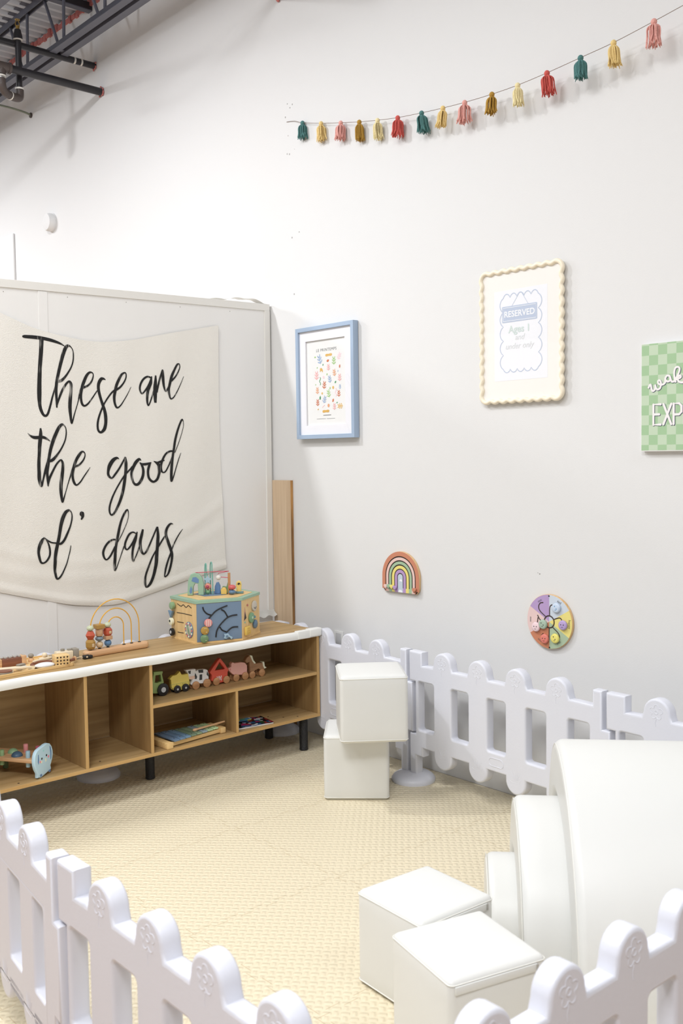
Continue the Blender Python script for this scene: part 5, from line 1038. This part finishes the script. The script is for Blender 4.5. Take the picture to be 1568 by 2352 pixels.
arts = [('s', 555, 675, 26, 'g', 0), ('c', 615, 710, 78, 'b', 20), ('w', 730, 640, 70, 'y', 0), ('c', 860, 660, 60, 'l', -30), ('s', 718, 715, 34, 'o', 20), ('c', 795, 720, 66, 'g', 0), ('s', 868, 780, 30, 'o', 80), ('s', 655, 768, 20, 'd', 60), ('c', 725, 805, 52, 'p', 0),
 ('s', 580, 810, 18, 'g', 50), ('h', 635, 840, 46, 'y', 0), ('c', 800, 870, 56, 't', 10), ('s', 845, 840, 18, 'b', 80), ('c', 570, 920, 70, 'p', 0), ('s', 705, 888, 22, 'g', 80), ('o', 662, 928, 24, 'l', 0), ('v', 615, 980, 80, 'd', 0), ('c', 740, 955, 60, 'b', 10), ('s', 812, 980, 24, 'd', 45), ('c', 865, 930, 58, 'p', 0),
 ('c', 668, 1035, 62, 'o', -10), ('s', 556, 1030, 16, 'g', 70), ('o', 782, 1052, 28, 'y', 0), ('c', 868, 1042, 38, 'b', 0), ('s', 742, 1062, 24, 'g', 80), ('c', 578, 1110, 56, 't', 0), ('o', 640, 1135, 22, 'y', 0), ('c', 725, 1140, 64, 'g', 15), ('v', 815, 1110, 86, 'l', 0), ('c', 852, 1130, 54, 'o', 0),
 ('s', 614, 1195, 34, 'd', 85), ('c', 668, 1220, 60, 'b', -20), ('s', 780, 1215, 38, 'o', 70), ('c', 580, 1265, 56, 'o', 0), ('s', 828, 1242, 18, 'd', 30), ('c', 872, 1280, 62, 'y', 90), ('o', 720, 1285, 32, 't', 0), ('v', 655, 1300, 50, 'p', 60), ('c', 795, 1300, 54, 'p', 0), ('s', 585, 1345, 20, 'y', 40), ('w', 685, 1360, 72, 'm', 0)]
mats = {k: col('art_'+k, *v, rough=.8) for k, v in AC_.items()}; keys = list(mats)
bm = B(); rr = random.Random(3)
for ty, x, y, s, c, rot in arts:
    lx = 3.876-(3.979-(x-535)/350*.215); v = (y-(660-.137*(x-535)))/715; ly = 2.018-v*.288-1.878
    q = s/715*.288*1.3; mi = keys.index(c); zz = .0169+rr.random()*.0003
    if ty == 'c':
        a0 = R_(90+rot)
        rib(bm, [(lx-q*.5*math.cos(a0), ly-q*.5*math.sin(a0)), (lx, ly), (lx+q*.5*math.cos(a0), ly+q*.5*math.sin(a0))], q*.13, zz, 4, mi)
        for k, aw in ((-.35, 70), (0, 62), (.28, 40)):
            for sd in (-1, 1):
                px_, py_ = lx+q*k*math.cos(a0), ly+q*k*math.sin(a0); a1 = a0+sd*R_(aw); a2 = a0+sd*R_(aw-25)
                rib(bm, [(px_, py_), (px_+q*.26*math.cos(a1), py_+q*.26*math.sin(a1)), (px_+q*.26*math.cos(a1)+q*.24*math.cos(a2), py_+q*.26*math.sin(a1)+q*.24*math.sin(a2))], q*.15, zz, 4, mi)
    elif ty == 'v': rib(bm, [(lx+math.sin(k*1.6)*q*.1*(1 if not rot else .4)+(k-3)*q*.16*math.sin(R_(rot)), ly+(k-3)*q*.16*math.cos(R_(rot))) for k in range(7)], q*.10, zz, 4, mi)
    elif ty == 'h':
        for k in range(3): rib(bm, [(lx-q*.5, ly+q*(.25-.25*k)), (lx, ly+q*(.42-.2*k)), (lx+q*.4, ly-q*(.1+.15*k))], q*.2, zz, 4, mi)
    else:
        n = {'s': 5, 'o': 14, 'w': 12}[ty]; sx, sy = {'s': (.6, .4), 'o': (.5, .55), 'w': (.75, .17)}[ty]
        P = []
        for k in range(n):
            a = 2*math.pi*k/n; r = 1 if ty == 'o' else (rr.uniform(.75, 1.15) if ty == 's' else (1.0, 1.25, 1.5, .9, 1.35, 1.2)[k % 6]/1.1)
            px_, py_ = sx*q*r*math.cos(a), sy*q*r*math.sin(a); P.append((lx+px_*math.cos(R_(rot))-py_*math.sin(R_(rot)), ly+px_*math.sin(R_(rot))+py_*math.cos(R_(rot))))
        f = bm.faces.new([bm.verts.new((p[0], p[1], zz)) for p in P]); f.material_index = mi
obj('leaf_shapes', bm, [mats[k] for k in keys], ar)
me = text_me('LE PRINTEMPS', .021, .0001, space=1.25); me.transform(Matrix.Translation((-.002, .159, .0168))); link('title_text', me, INK, ar)
bm = B(); rib(bm, [(-.032, -.171), (.03, -.171)], .003, .0168, 0); rib(bm, [(-.085, -.189), (-.012, -.189)], .0016, .0168, 0); rib(bm, [(-.004, -.189), (.06, -.189)], .0016, .0168, 0)
obj('caption_lines', bm, INK, ar)
pane(-W2+.019, W2-.019, -H2+.019, H2-.019, .028)
# --- scalloped frame
t = wall_thing('framed_picture', 2.625, 1.996, 'cream wavy edged picture frame holding a RESERVED sign print', 'picture')
CR = col('cream_resin', 240, 228, 202, .35)
W2, H2 = .210, .275
def wavy(W2, H2, nx, nz, amp):
    P = []; N = 9; cr = .028
    def side(a, b_, nrm, n):
        for i in range(n*N):
            s = i/(n*N); off = amp*math.sin(2*math.pi*n*s+math.pi/2)*1.0
            P.append((a[0]+(b_[0]-a[0])*s+nrm[0]*off, a[1]+(b_[1]-a[1])*s+nrm[1]*off))
    def corner(cx, cy, a0):
        for i in range(8):
            a = R_(a0+90*i/8); P.append((cx+(cr+amp)*math.cos(a), cy+(cr+amp)*math.sin(a)))
    side((-W2+cr, -H2), (W2-cr, -H2), (0, -1), nx); corner(W2-cr, -H2+cr, -90)
    side((W2, -H2+cr), (W2, H2-cr), (1, 0), nz); corner(W2-cr, H2-cr, 0)
    side((W2-cr, H2), (-W2+cr, H2), (0, 1), nx); corner(-W2+cr, H2-cr, 90)
    side((-W2, H2-cr), (-W2, -H2+cr), (-1, 0), nz); corner(-W2+cr, -H2+cr, 180)
    return P
WV = wavy(W2, H2, 8, 11, .0036)
obj('frame_rim', tube(B(), [(p[0], p[1], .018) for p in WV], .0098, 12, True), CR, t, True, 80)
wp('backing', [[(p[0]*.995, p[1]*.995) for p in WV]], .001, .014, CR, t)
obj('mat_board', box(B(), -W2+.004, W2-.004, -H2+.004, H2-.004, .0135, .016), col('cream_mat', 240, 236, 230, .8), t)
pr = obj('sign_print', box(B(), -.141, .138, -.189, .193, .0155, .0165), col('sign_paper', 236, 237, 242, .8), t)
SB = col('sign_blue_glare', 186, 198, 220, .8)  # print blue washed pale: glare on the picture is put into the colour
bm = B(); LW, LH = .110, .167; P = []
def lobes(a, b_, nrm, n, d):
    for k in range(n):
        for i in range(9):
            s = i/9; u = (k+s)/n; o_ = d*math.sin(math.pi*s)**.7
            P.append((a[0]+(b_[0]-a[0])*u+nrm[0]*o_, a[1]+(b_[1]-a[1])*u+nrm[1]*o_))
a = LW-.018; h_ = LH-.016
lobes((-a, -h_), (a, -h_), (0, -1), 5, .014); lobes((a, -h_), (a, h_), (1, 0), 5, .018); lobes((a, h_), (-a, h_), (0, 1), 5, .016); lobes((-a, h_), (-a, -h_), (-1, 0), 5, .018)
P = [(p[0], p[1]+.010) for p in P]
rib(bm, P, .0035, .0170, 0, closed=True)
obj('scallop_outline', bm, SB, pr)
bm = B(); rib(bm, [(-.045, .125), (-.004, .178)], .0018, .0171, 0); rib(bm, [(.004, .178), (.040, .125)], .0018, .0171, 0)
obj('hanger_lines', bm, SB, pr)
sg = wp('reserved_board', [rrect(-.098, .086, .057, .125, .004)], .0166, .0172, SB, pr)
bm = B(); rib(bm, [(-.092, .063), (.080, .063), (.080, .119), (-.092, .119)], .0022, .0175, 0, closed=True)
me = text_me('RESERVED', .036, .0001, bold=.0008); me.transform(Matrix.Translation((-.006, .079, .0175))); bm.from_mesh(me); bpy.data.meshes.remove(me)
obj('reserved_text', bm, col('sign_white', 238, 240, 244), sg)
me = text_me('Ages 1', .042, .0001, bold=.0009); me.transform(Matrix.Translation((-.006, .012, .0171))); link('ages_text', me, col('sage_text_glare', 206, 220, 216, .8), pr)  # sage lettering, its colour also bleached with the painted-in glare
m3 = col('pale_text_glare', 218, 222, 224, .8)  # lettering colour paled to carry the glare
me = text_me('and', .034, .0001, shear=.3); me.transform(Matrix.Translation((-.006, -.020, .0171))); link('and_text', me, m3, pr)
me = text_me('under only', .034, .0001, shear=.3); me.transform(Matrix.Translation((-.008, -.056, .0171))); link('under_text', me, m3, pr)
pane(-W2+.008, W2-.008, -H2+.008, H2-.008, .0195)
# --- green sign
t = wall_thing('wall_sign', 2.049, 1.5, 'green checkered canvas sign with white lettering at the right edge', 'sign')
m, nt, b = newmat('green_check'); b.inputs['Roughness'].default_value = .8
tc = nt.nodes.new('ShaderNodeTexCoord'); mp = nt.nodes.new('ShaderNodeMapping'); mp.inputs['Location'].default_value = (.006, -.0215, .5)
ck = nt.nodes.new('ShaderNodeTexChecker'); ck.inputs['Scale'].default_value = 1/.0372; ck.inputs['Color1'].default_value = (*srgb(160, 192, 152), 1); ck.inputs['Color2'].default_value = (*srgb(190, 208, 182), 1)
nt.links.new(tc.outputs['Object'], mp.inputs[0]); nt.links.new(mp.outputs[0], ck.inputs['Vector']); nt.links.new(ck.outputs[0], b.inputs['Base Color'])
SGW = .62
obj('canvas_body', box(B(), -.002, SGW+.002, -.003, .4, .001, .022, .0015), mat('canvas_edge', (.8, .8, .78), .7), t)
fc = obj('printed_face', box(B(), 0, SGW, .001, .3995, .0215, .0226), m, t)
def gs(x, y):
    lx = (x-118)/823*.168; top = 105-80*(x-118)/823
    return (lx, (2205-y)/(2205-top)*.398)
Wk = [[(262, 965), (285, 905), (310, 890), (322, 950), (345, 1012), (385, 1000), (405, 940), (402, 885), (415, 950), (445, 985), (495, 965), (518, 900), (515, 840), (490, 805), (462, 815), (462, 860), (500, 888), (560, 885), (600, 850), (605, 780), (630, 720), (670, 712), (700, 750), (695, 810), (650, 828), (612, 800), (605, 760), (640, 712), (690, 720), (712, 780), (735, 830), (780, 820), (830, 740), (875, 640), (885, 570), (850, 540), (805, 560), (780, 640), (785, 740), (812, 850)],
      [(815, 800), (860, 730), (905, 712), (905, 750), (850, 785), (880, 835), (940, 850), (1010, 810), (1060, 740), (1050, 700), (1010, 720), (1000, 790), (1040, 835), (1110, 820)]]
EX = {'E': [[(.03, 0), (0, 0), (0, .075), (.03, .075)], [(0, .038), (.024, .038)]], 'X': [[(0, 0), (.032, .075)], [(.032, 0), (0, .075)]], 'P': [[(0, 0), (0, .075), (.022, .075), (.031, .066), (.031, .044), (.022, .035), (0, .035)]],
      'L': [[(0, .075), (0, 0), (.028, 0)]], 'O': [[(.008, 0), (.024, 0), (.031, .009), (.031, .066), (.024, .075), (.008, .075), (0, .066), (0, .009), (.008, 0)]], 'R': [[(0, 0), (0, .075), (.022, .075), (.031, .066), (.031, .046), (.022, .037), (0, .037)], [(.016, .037), (.032, 0)]]}
def sign_letters(bm, z, dx, dy, grow):
    for s in Wk:
        z += .00004; rib(bm, [(gs(*p)[0]+dx, gs(*p)[1]+dy) for p in s], .0075+grow, z, 5)
    x0 = .051
    for ch in 'EXPLORE':
        for s in EX[ch]:
            P = [(x0+p[0]+dx, .097+p[1]+dy) for p in s]
            z += .00006; rib(bm, P, .0088+grow, z, 0)
            for p in P: bm.faces.new([bm.verts.new((p[0]+(.0044+grow/2)*math.cos(a*.6283), p[1]+(.0044+grow/2)*math.sin(a*.6283), z+.00003)) for a in range(10)])
        x0 += .0415
bm = B(); sign_letters(bm, .0229, .0012, -.0016, .001); obj('letter_shadow', bm, col('letter_navy', 84, 92, 120, .8), fc)
bm = B(); sign_letters(bm, .0242, 0, 0, 0); obj('sign_letters', bm, col('letter_white', 236, 232, 232, .8), fc)
# --- rainbow board
t = wall_thing('rainbow_board', 3.357, .832, 'wooden rainbow slide toy mounted on the wall above the fence', 'wall toy')
cyy = .074
def U(r, y0, n=24): return [(-r, y0)]+[(-r*math.cos(math.pi*i/n), cyy+r*math.sin(math.pi*i/n)) for i in range(n+1)]+[(r, y0)]
def Uo(r):
    P = U(r, .018)[1:-1]
    return [(r*.985, .030), (r*.95, .012), (r*.84, 0), (-r*.84, 0), (-r*.95, .012), (-r*.985, .030)]+P
wp('backboard', [Uo(.125)], .001, .014, wood('rainbow_wood', srgb(206, 168, 118), srgb(222, 188, 140), 'Y', 3), t, .001)
bands = [(.1245, .1030, (204, 128, 94)), (.097, .0830, (230, 194, 184)), (.0770, .0630, (158, 188, 152)), (.0570, .0420, (232, 216, 108)), (.0370, .0215, (180, 146, 196)), (.0165, 0, (190, 204, 216))]
wp('groove_layer', [Uo(.1235)], .0139, .0146, col('groove_dark', 44, 28, 26), t)
bw = []
for i, (ro, ri, c) in enumerate(bands):
    mm = col('band_%d' % i, *c, rough=.55); bw.append(mm)
    if ri: P = (Uo(ro)[2:3] if False else [])+U(ro, .012 if i == 0 else .001)+U(ri, .012 if i == 0 else .001)[::-1]
    else: P = U(ro, .001)
    wp('colour_band', [P], .0146, .0158, mm, t)
    if i < 5:   # the paint closes between the grooves near the foot
        nxt = bands[i+1][0]
        for s in (-1, 1):
            x0, x1 = sorted((s*ri, s*nxt)); wp('band_foot', [[(x0-.0002, .001), (x1+.0002, .001), (x1+.0002, .022), (x0-.0002, .022)]], .0146, .0157, mm, t)
wp('cloud_paint', [[(-.014, .001), (-.013, .008), (-.006, .014), (0, .012), (.006, .014), (.013, .006), (.015, .001)]], .0157, .0161, MATB, t)
wp('cloud_paint', [[(-.006, .055), (-.002, .064), (.006, .066), (.013, .06), (.0135, .054)]], .0157, .0161, MATB, t)
def heart(cx, cy, s): return [(cx+s*.062*16*math.sin(a)**3, cy+s*.062*(13*math.cos(a)-5*math.cos(2*a)-2*math.cos(3*a)-math.cos(4*a))) for a in [2*math.pi*k/28 for k in range(28)]]
for x, i, y in ((-.093, 1, .024), (-.073, 2, .026), (-.052, 3, .025), (-.030, 4, .022), (.1, 0, .022)):
    wp('heart_knob', [ccw(heart(x, y, .0125))], .017, .028, bw[i], t, .002)
# --- feelings wheel
t = wall_thing('feelings_wheel', 2.482, .793, 'round wall toy with six coloured segments and little face discs', 'wall toy')
wp('backboard', [circ(0, 0, .1145, 64)], .001, .014, wood('wheel_back', srgb(206, 164, 108), srgb(226, 190, 140), 'Y', 3), t, .001)
secs = [(90, 30, (200, 210, 222), 'sad'), (30, -30, (232, 216, 112), 'happy'), (-30, -90, (166, 188, 156), None), (-90, -150, (202, 124, 84), None), (-150, -210, (228, 196, 192), None), (150, 90, (180, 150, 200), None)]
for a0, a1, c, tx in secs:
    P = [(0, 0)]+[(.113*math.cos(R_(a1+(a0-a1)*k/12)), .113*math.sin(R_(a1+(a0-a1)*k/12))) for k in range(13)]
    sm = col('seg_%d' % a0, *c, rough=.55); s_ = wp('segment', [P], .0139, .0152, sm, t)
    P = [(p[0]*.17, p[1]*.17) for p in P]; wp('centre_segment', [P], .0153, .0158, sm, s_)
    am = R_((a0+a1)/2)
    if tx:
        me = text_me(tx, .016, .0001); me.transform(Matrix.Translation((.1*math.cos(am), .1*math.sin(am), .0155)) @ Matrix.Rotation(am-math.pi/2, 4, 'Z') @ Matrix.Translation((0, -.004, 0))); link('word', me, INK, s_)
    else:
        bm = B(); n = Vector((math.cos(am), math.sin(am))); q = Vector((-n.y, n.x))
        for dd in (.094, .098): rib(bm, [tuple(n*dd-q*.011), tuple(n*dd+q*.011)], .0016, .0155, 0)
        obj('word', bm, INK, s_)
DG = col('groove_brown', 62, 44, 38, .6)
bm = B(); tube(bm, [(.025*math.cos(R_(a)), .025*math.sin(R_(a)), .0148) for a in range(0, 360, 10)], .0028, 8, True)
for P in ([(.002, .026), (.003, .06), (.012, .072), (.024, .07)], [(.022, .012), (.052, .022), (.064, .012), (.066, -.002)], [(.016, -.02), (.045, -.042), (.052, -.058), (.046, -.066)], [(.0, -.026), (-.001, -.075)], [(-.018, .02), (-.046, .04), (-.054, .058), (-.046, .074), (-.030, .078)], [(-.026, .0), (-.045, .002), (-.060, .022)], [(-.061, -.012), (-.058, .006), (-.058, .012)], [(-.03, -.052), (-.04, -.062)]):
    tube(bm, [(c.x, c.y, .0148) for c in catmull([(p[0], p[1], 0) for p in P], 5)], .0024, 8)
obj('slide_grooves', bm, DG, t, True)
for x, y, c in ((.040, .063, (196, 212, 232)), (.073, -.005, (180, 156, 208)), (.034, -.065, (232, 220, 96)), (-.019, -.073, (226, 120, 102)), (-.027, -.013, (162, 186, 164)), (-.063, -.028, (236, 206, 210))):
    bm = B(); lathe(bm, [(.013, .016), (.0195, .0175), (.0205, .021), (.019, .0265), (.015, .028)], 30, (x, y, 0)); fd = obj('face_disc', bm, col('face_%d' % c[0], *c, rough=.45), t, True, 60)
    bm = B(); a = {196: -.9, 162: -.6, 232: -.9}.get(c[0], 0)
    ec = (52, 140, 190) if c[0] == 196 else (50, 46, 50)
    for s in (-1, 1): lathe(bm, [(.0024, .0279), (.0022, .0286)], 10, (x+s*.0065*math.cos(a), y+.002+s*.0065*math.sin(a), 0))
    tube(bm, [(x+.004*math.cos(R_(k)), y-.006+.003*math.sin(R_(k)), .0283) for k in range(200, 341, 20)], .0007, 5)
    obj('face_marks', bm, col('eye_%d' % c[0], *ec), fd)
bm = B(); lathe(bm, [(.0035, .0152), (.003, .017)], 12, (-.001, .108, 0)); lathe(bm, [(.0035, .0152), (.003, .017)], 12, (.001, -.108, 0)); obj('screw', bm, TYRE, t)
# --- outlet
t = wall_thing('wall_outlet', 3.827, .555, 'white wall outlet plate low on the wall behind the fence', 'outlet')
obj('cover_plate', box(B(), -.036, .036, -.058, .03, 0, .006, .002), mat('outlet_white', (.72, .72, .7), .4), t, True)
obj('outlet_face', box(B(), -.02, .02, -.045, .018, .0055, .0075, .002), mat('outlet_grey', (.5, .5, .5), .4), t, True)

# ================================================================= garland
G = [(3.352, 4.044, 3.237, 'teal'), (3.347, 3.89, 3.194, 'yellow'), (3.343, 3.735, 3.156, 'pink'), (3.338, 3.594, 3.123, 'mustard'), (3.334, 3.462, 3.096, 'cream'), (3.33, 3.322, 3.071, 'red'), (3.325, 3.164, 3.05, 'teal'), (3.321, 3.03, 3.035, 'yellow'), (3.317, 2.899, 3.023, 'pink'), (3.313, 2.744, 3.014, 'mustard'), (3.309, 2.605, 3.011, 'cream'), (3.304, 2.454, 3.015, 'red'), (3.299, 2.292, 3.024, 'teal'), (3.295, 2.143, 3.033, 'yellow'), (3.29, 1.972, 3.053, 'pink')]
TC = dict(teal=(92, 136, 134), yellow=(240, 212, 146), pink=(236, 176, 166), mustard=(186, 146, 70), cream=(246, 230, 180), red=(216, 104, 96))
TM = {k: mat('yarn_'+k, srgb(*v), .95, bump=.5, bs=300, var=.12, spec=.1) for k, v in TC.items()}
names = ['at the far left end of the garland', 'second from the left end, beside the end teal one', 'third from the left end, between yellow and mustard', 'fourth from the left end, hanging over the blue frame side', 'fifth from the left, just left of the first red one', 'at the lowest left dip between cream and teal', 'in the middle of the garland right of the first red one', 'right of the middle teal one', 'left of the second mustard one', 'second of its colour, between pink and cream', 'between mustard and the second red one', 'second of its colour, left of the right hand teal one', 'third of its colour, high on the right part', 'last of its colour, next to the end pink one', 'at the far right end of the garland near the picture edge']
S = [(3.3625, 4.19, 3.276), (3.359, 4.12, 3.262)]+[(g[0], g[1], g[2]-.004) for g in G]+[(3.286, 1.85, 3.065), (3.28, 1.4, 3.13), (3.30, .9, 3.24), (3.361, .5, 3.36)]
o = obj('garland_string', tube(B(), catmull(S, 5), .0011, 6), mat('string_tan', srgb(120, 100, 84), .8), None, True)
tag(o, 'thin brown string of the tassel garland strung across the wall', 'string')
rt_ = random.Random(11)
for i, (x, y, z, c) in enumerate(G):
    t = empty('yarn_tassel', (x, y, z), rt_.uniform(0, 6), '%s yarn tassel %s' % (c, names[i]), 'tassel', 'yarn tassels on the garland')
    bm = B(); sph(bm, (0, 0, -.006), .0115, 1, 1, 1.05, 14, 10)
    for k in range(3): tube(bm, [(.0105*math.cos(a*.5236), .0105*math.sin(a*.5236), -.017-.0012*k) for a in range(12)], .0013, 5, True)
    obj('knot_head', bm, TM[c], t, True, 80)
    bm = B(); lean = Vector((rt_.uniform(-.008, .008), rt_.uniform(-.008, .008), 0)); Lt = rt_.uniform(.086, .098); sp_ = rt_.uniform(.85, 1.15)
    for k in range(64):
        a = rt_.uniform(0, 6.283); q = math.sqrt(rt_.random()); r1 = .007*q; r2_ = .0245*q*sp_; r3 = (.026*q+.002)*sp_
        d = Vector((math.cos(a), math.sin(a), 0)); d2 = Vector((math.cos(a+rt_.uniform(-.4, .4)), math.sin(a+rt_.uniform(-.4, .4)), 0)); L3 = Lt*rt_.uniform(.88, 1.03)
        tube(bm, catmull([d*r1+Vector((0, 0, -.015)), d*r2_*.95+lean*.2+Vector((0, 0, -.030)), d*r2_+lean*.6+Vector((0, 0, -.06)), d2*r3+lean+Vector((0, 0, -L3))], 3), [.0022]*8+[.002, .0013], 5)
    obj('fringe', bm, TM[c], t, True, 80)
# tiny scuffs in the wall paint
bm = B(); rs = random.Random(5)
for y, z in ((4.182, 3.366), (4.16, 3.34), (4.14, 3.352), (4.2, 3.3), (4.19, 3.106), (4.17, 3.10), (4.13, 3.12), (4.18, 3.2), (4.16, 2.66), (4.1, 2.68), (4.15, 2.36), (2.55, .99), (2.54, .985)):
    L = rs.uniform(.003, .012); box(bm, WALLX-.0006, WALLX+.001, y-.0012, y+.0012+L*.4, z, z+L*.7)
struct(obj('trim_2', bm, mat('scuff_grey', (.35, .34, .33), .9)))
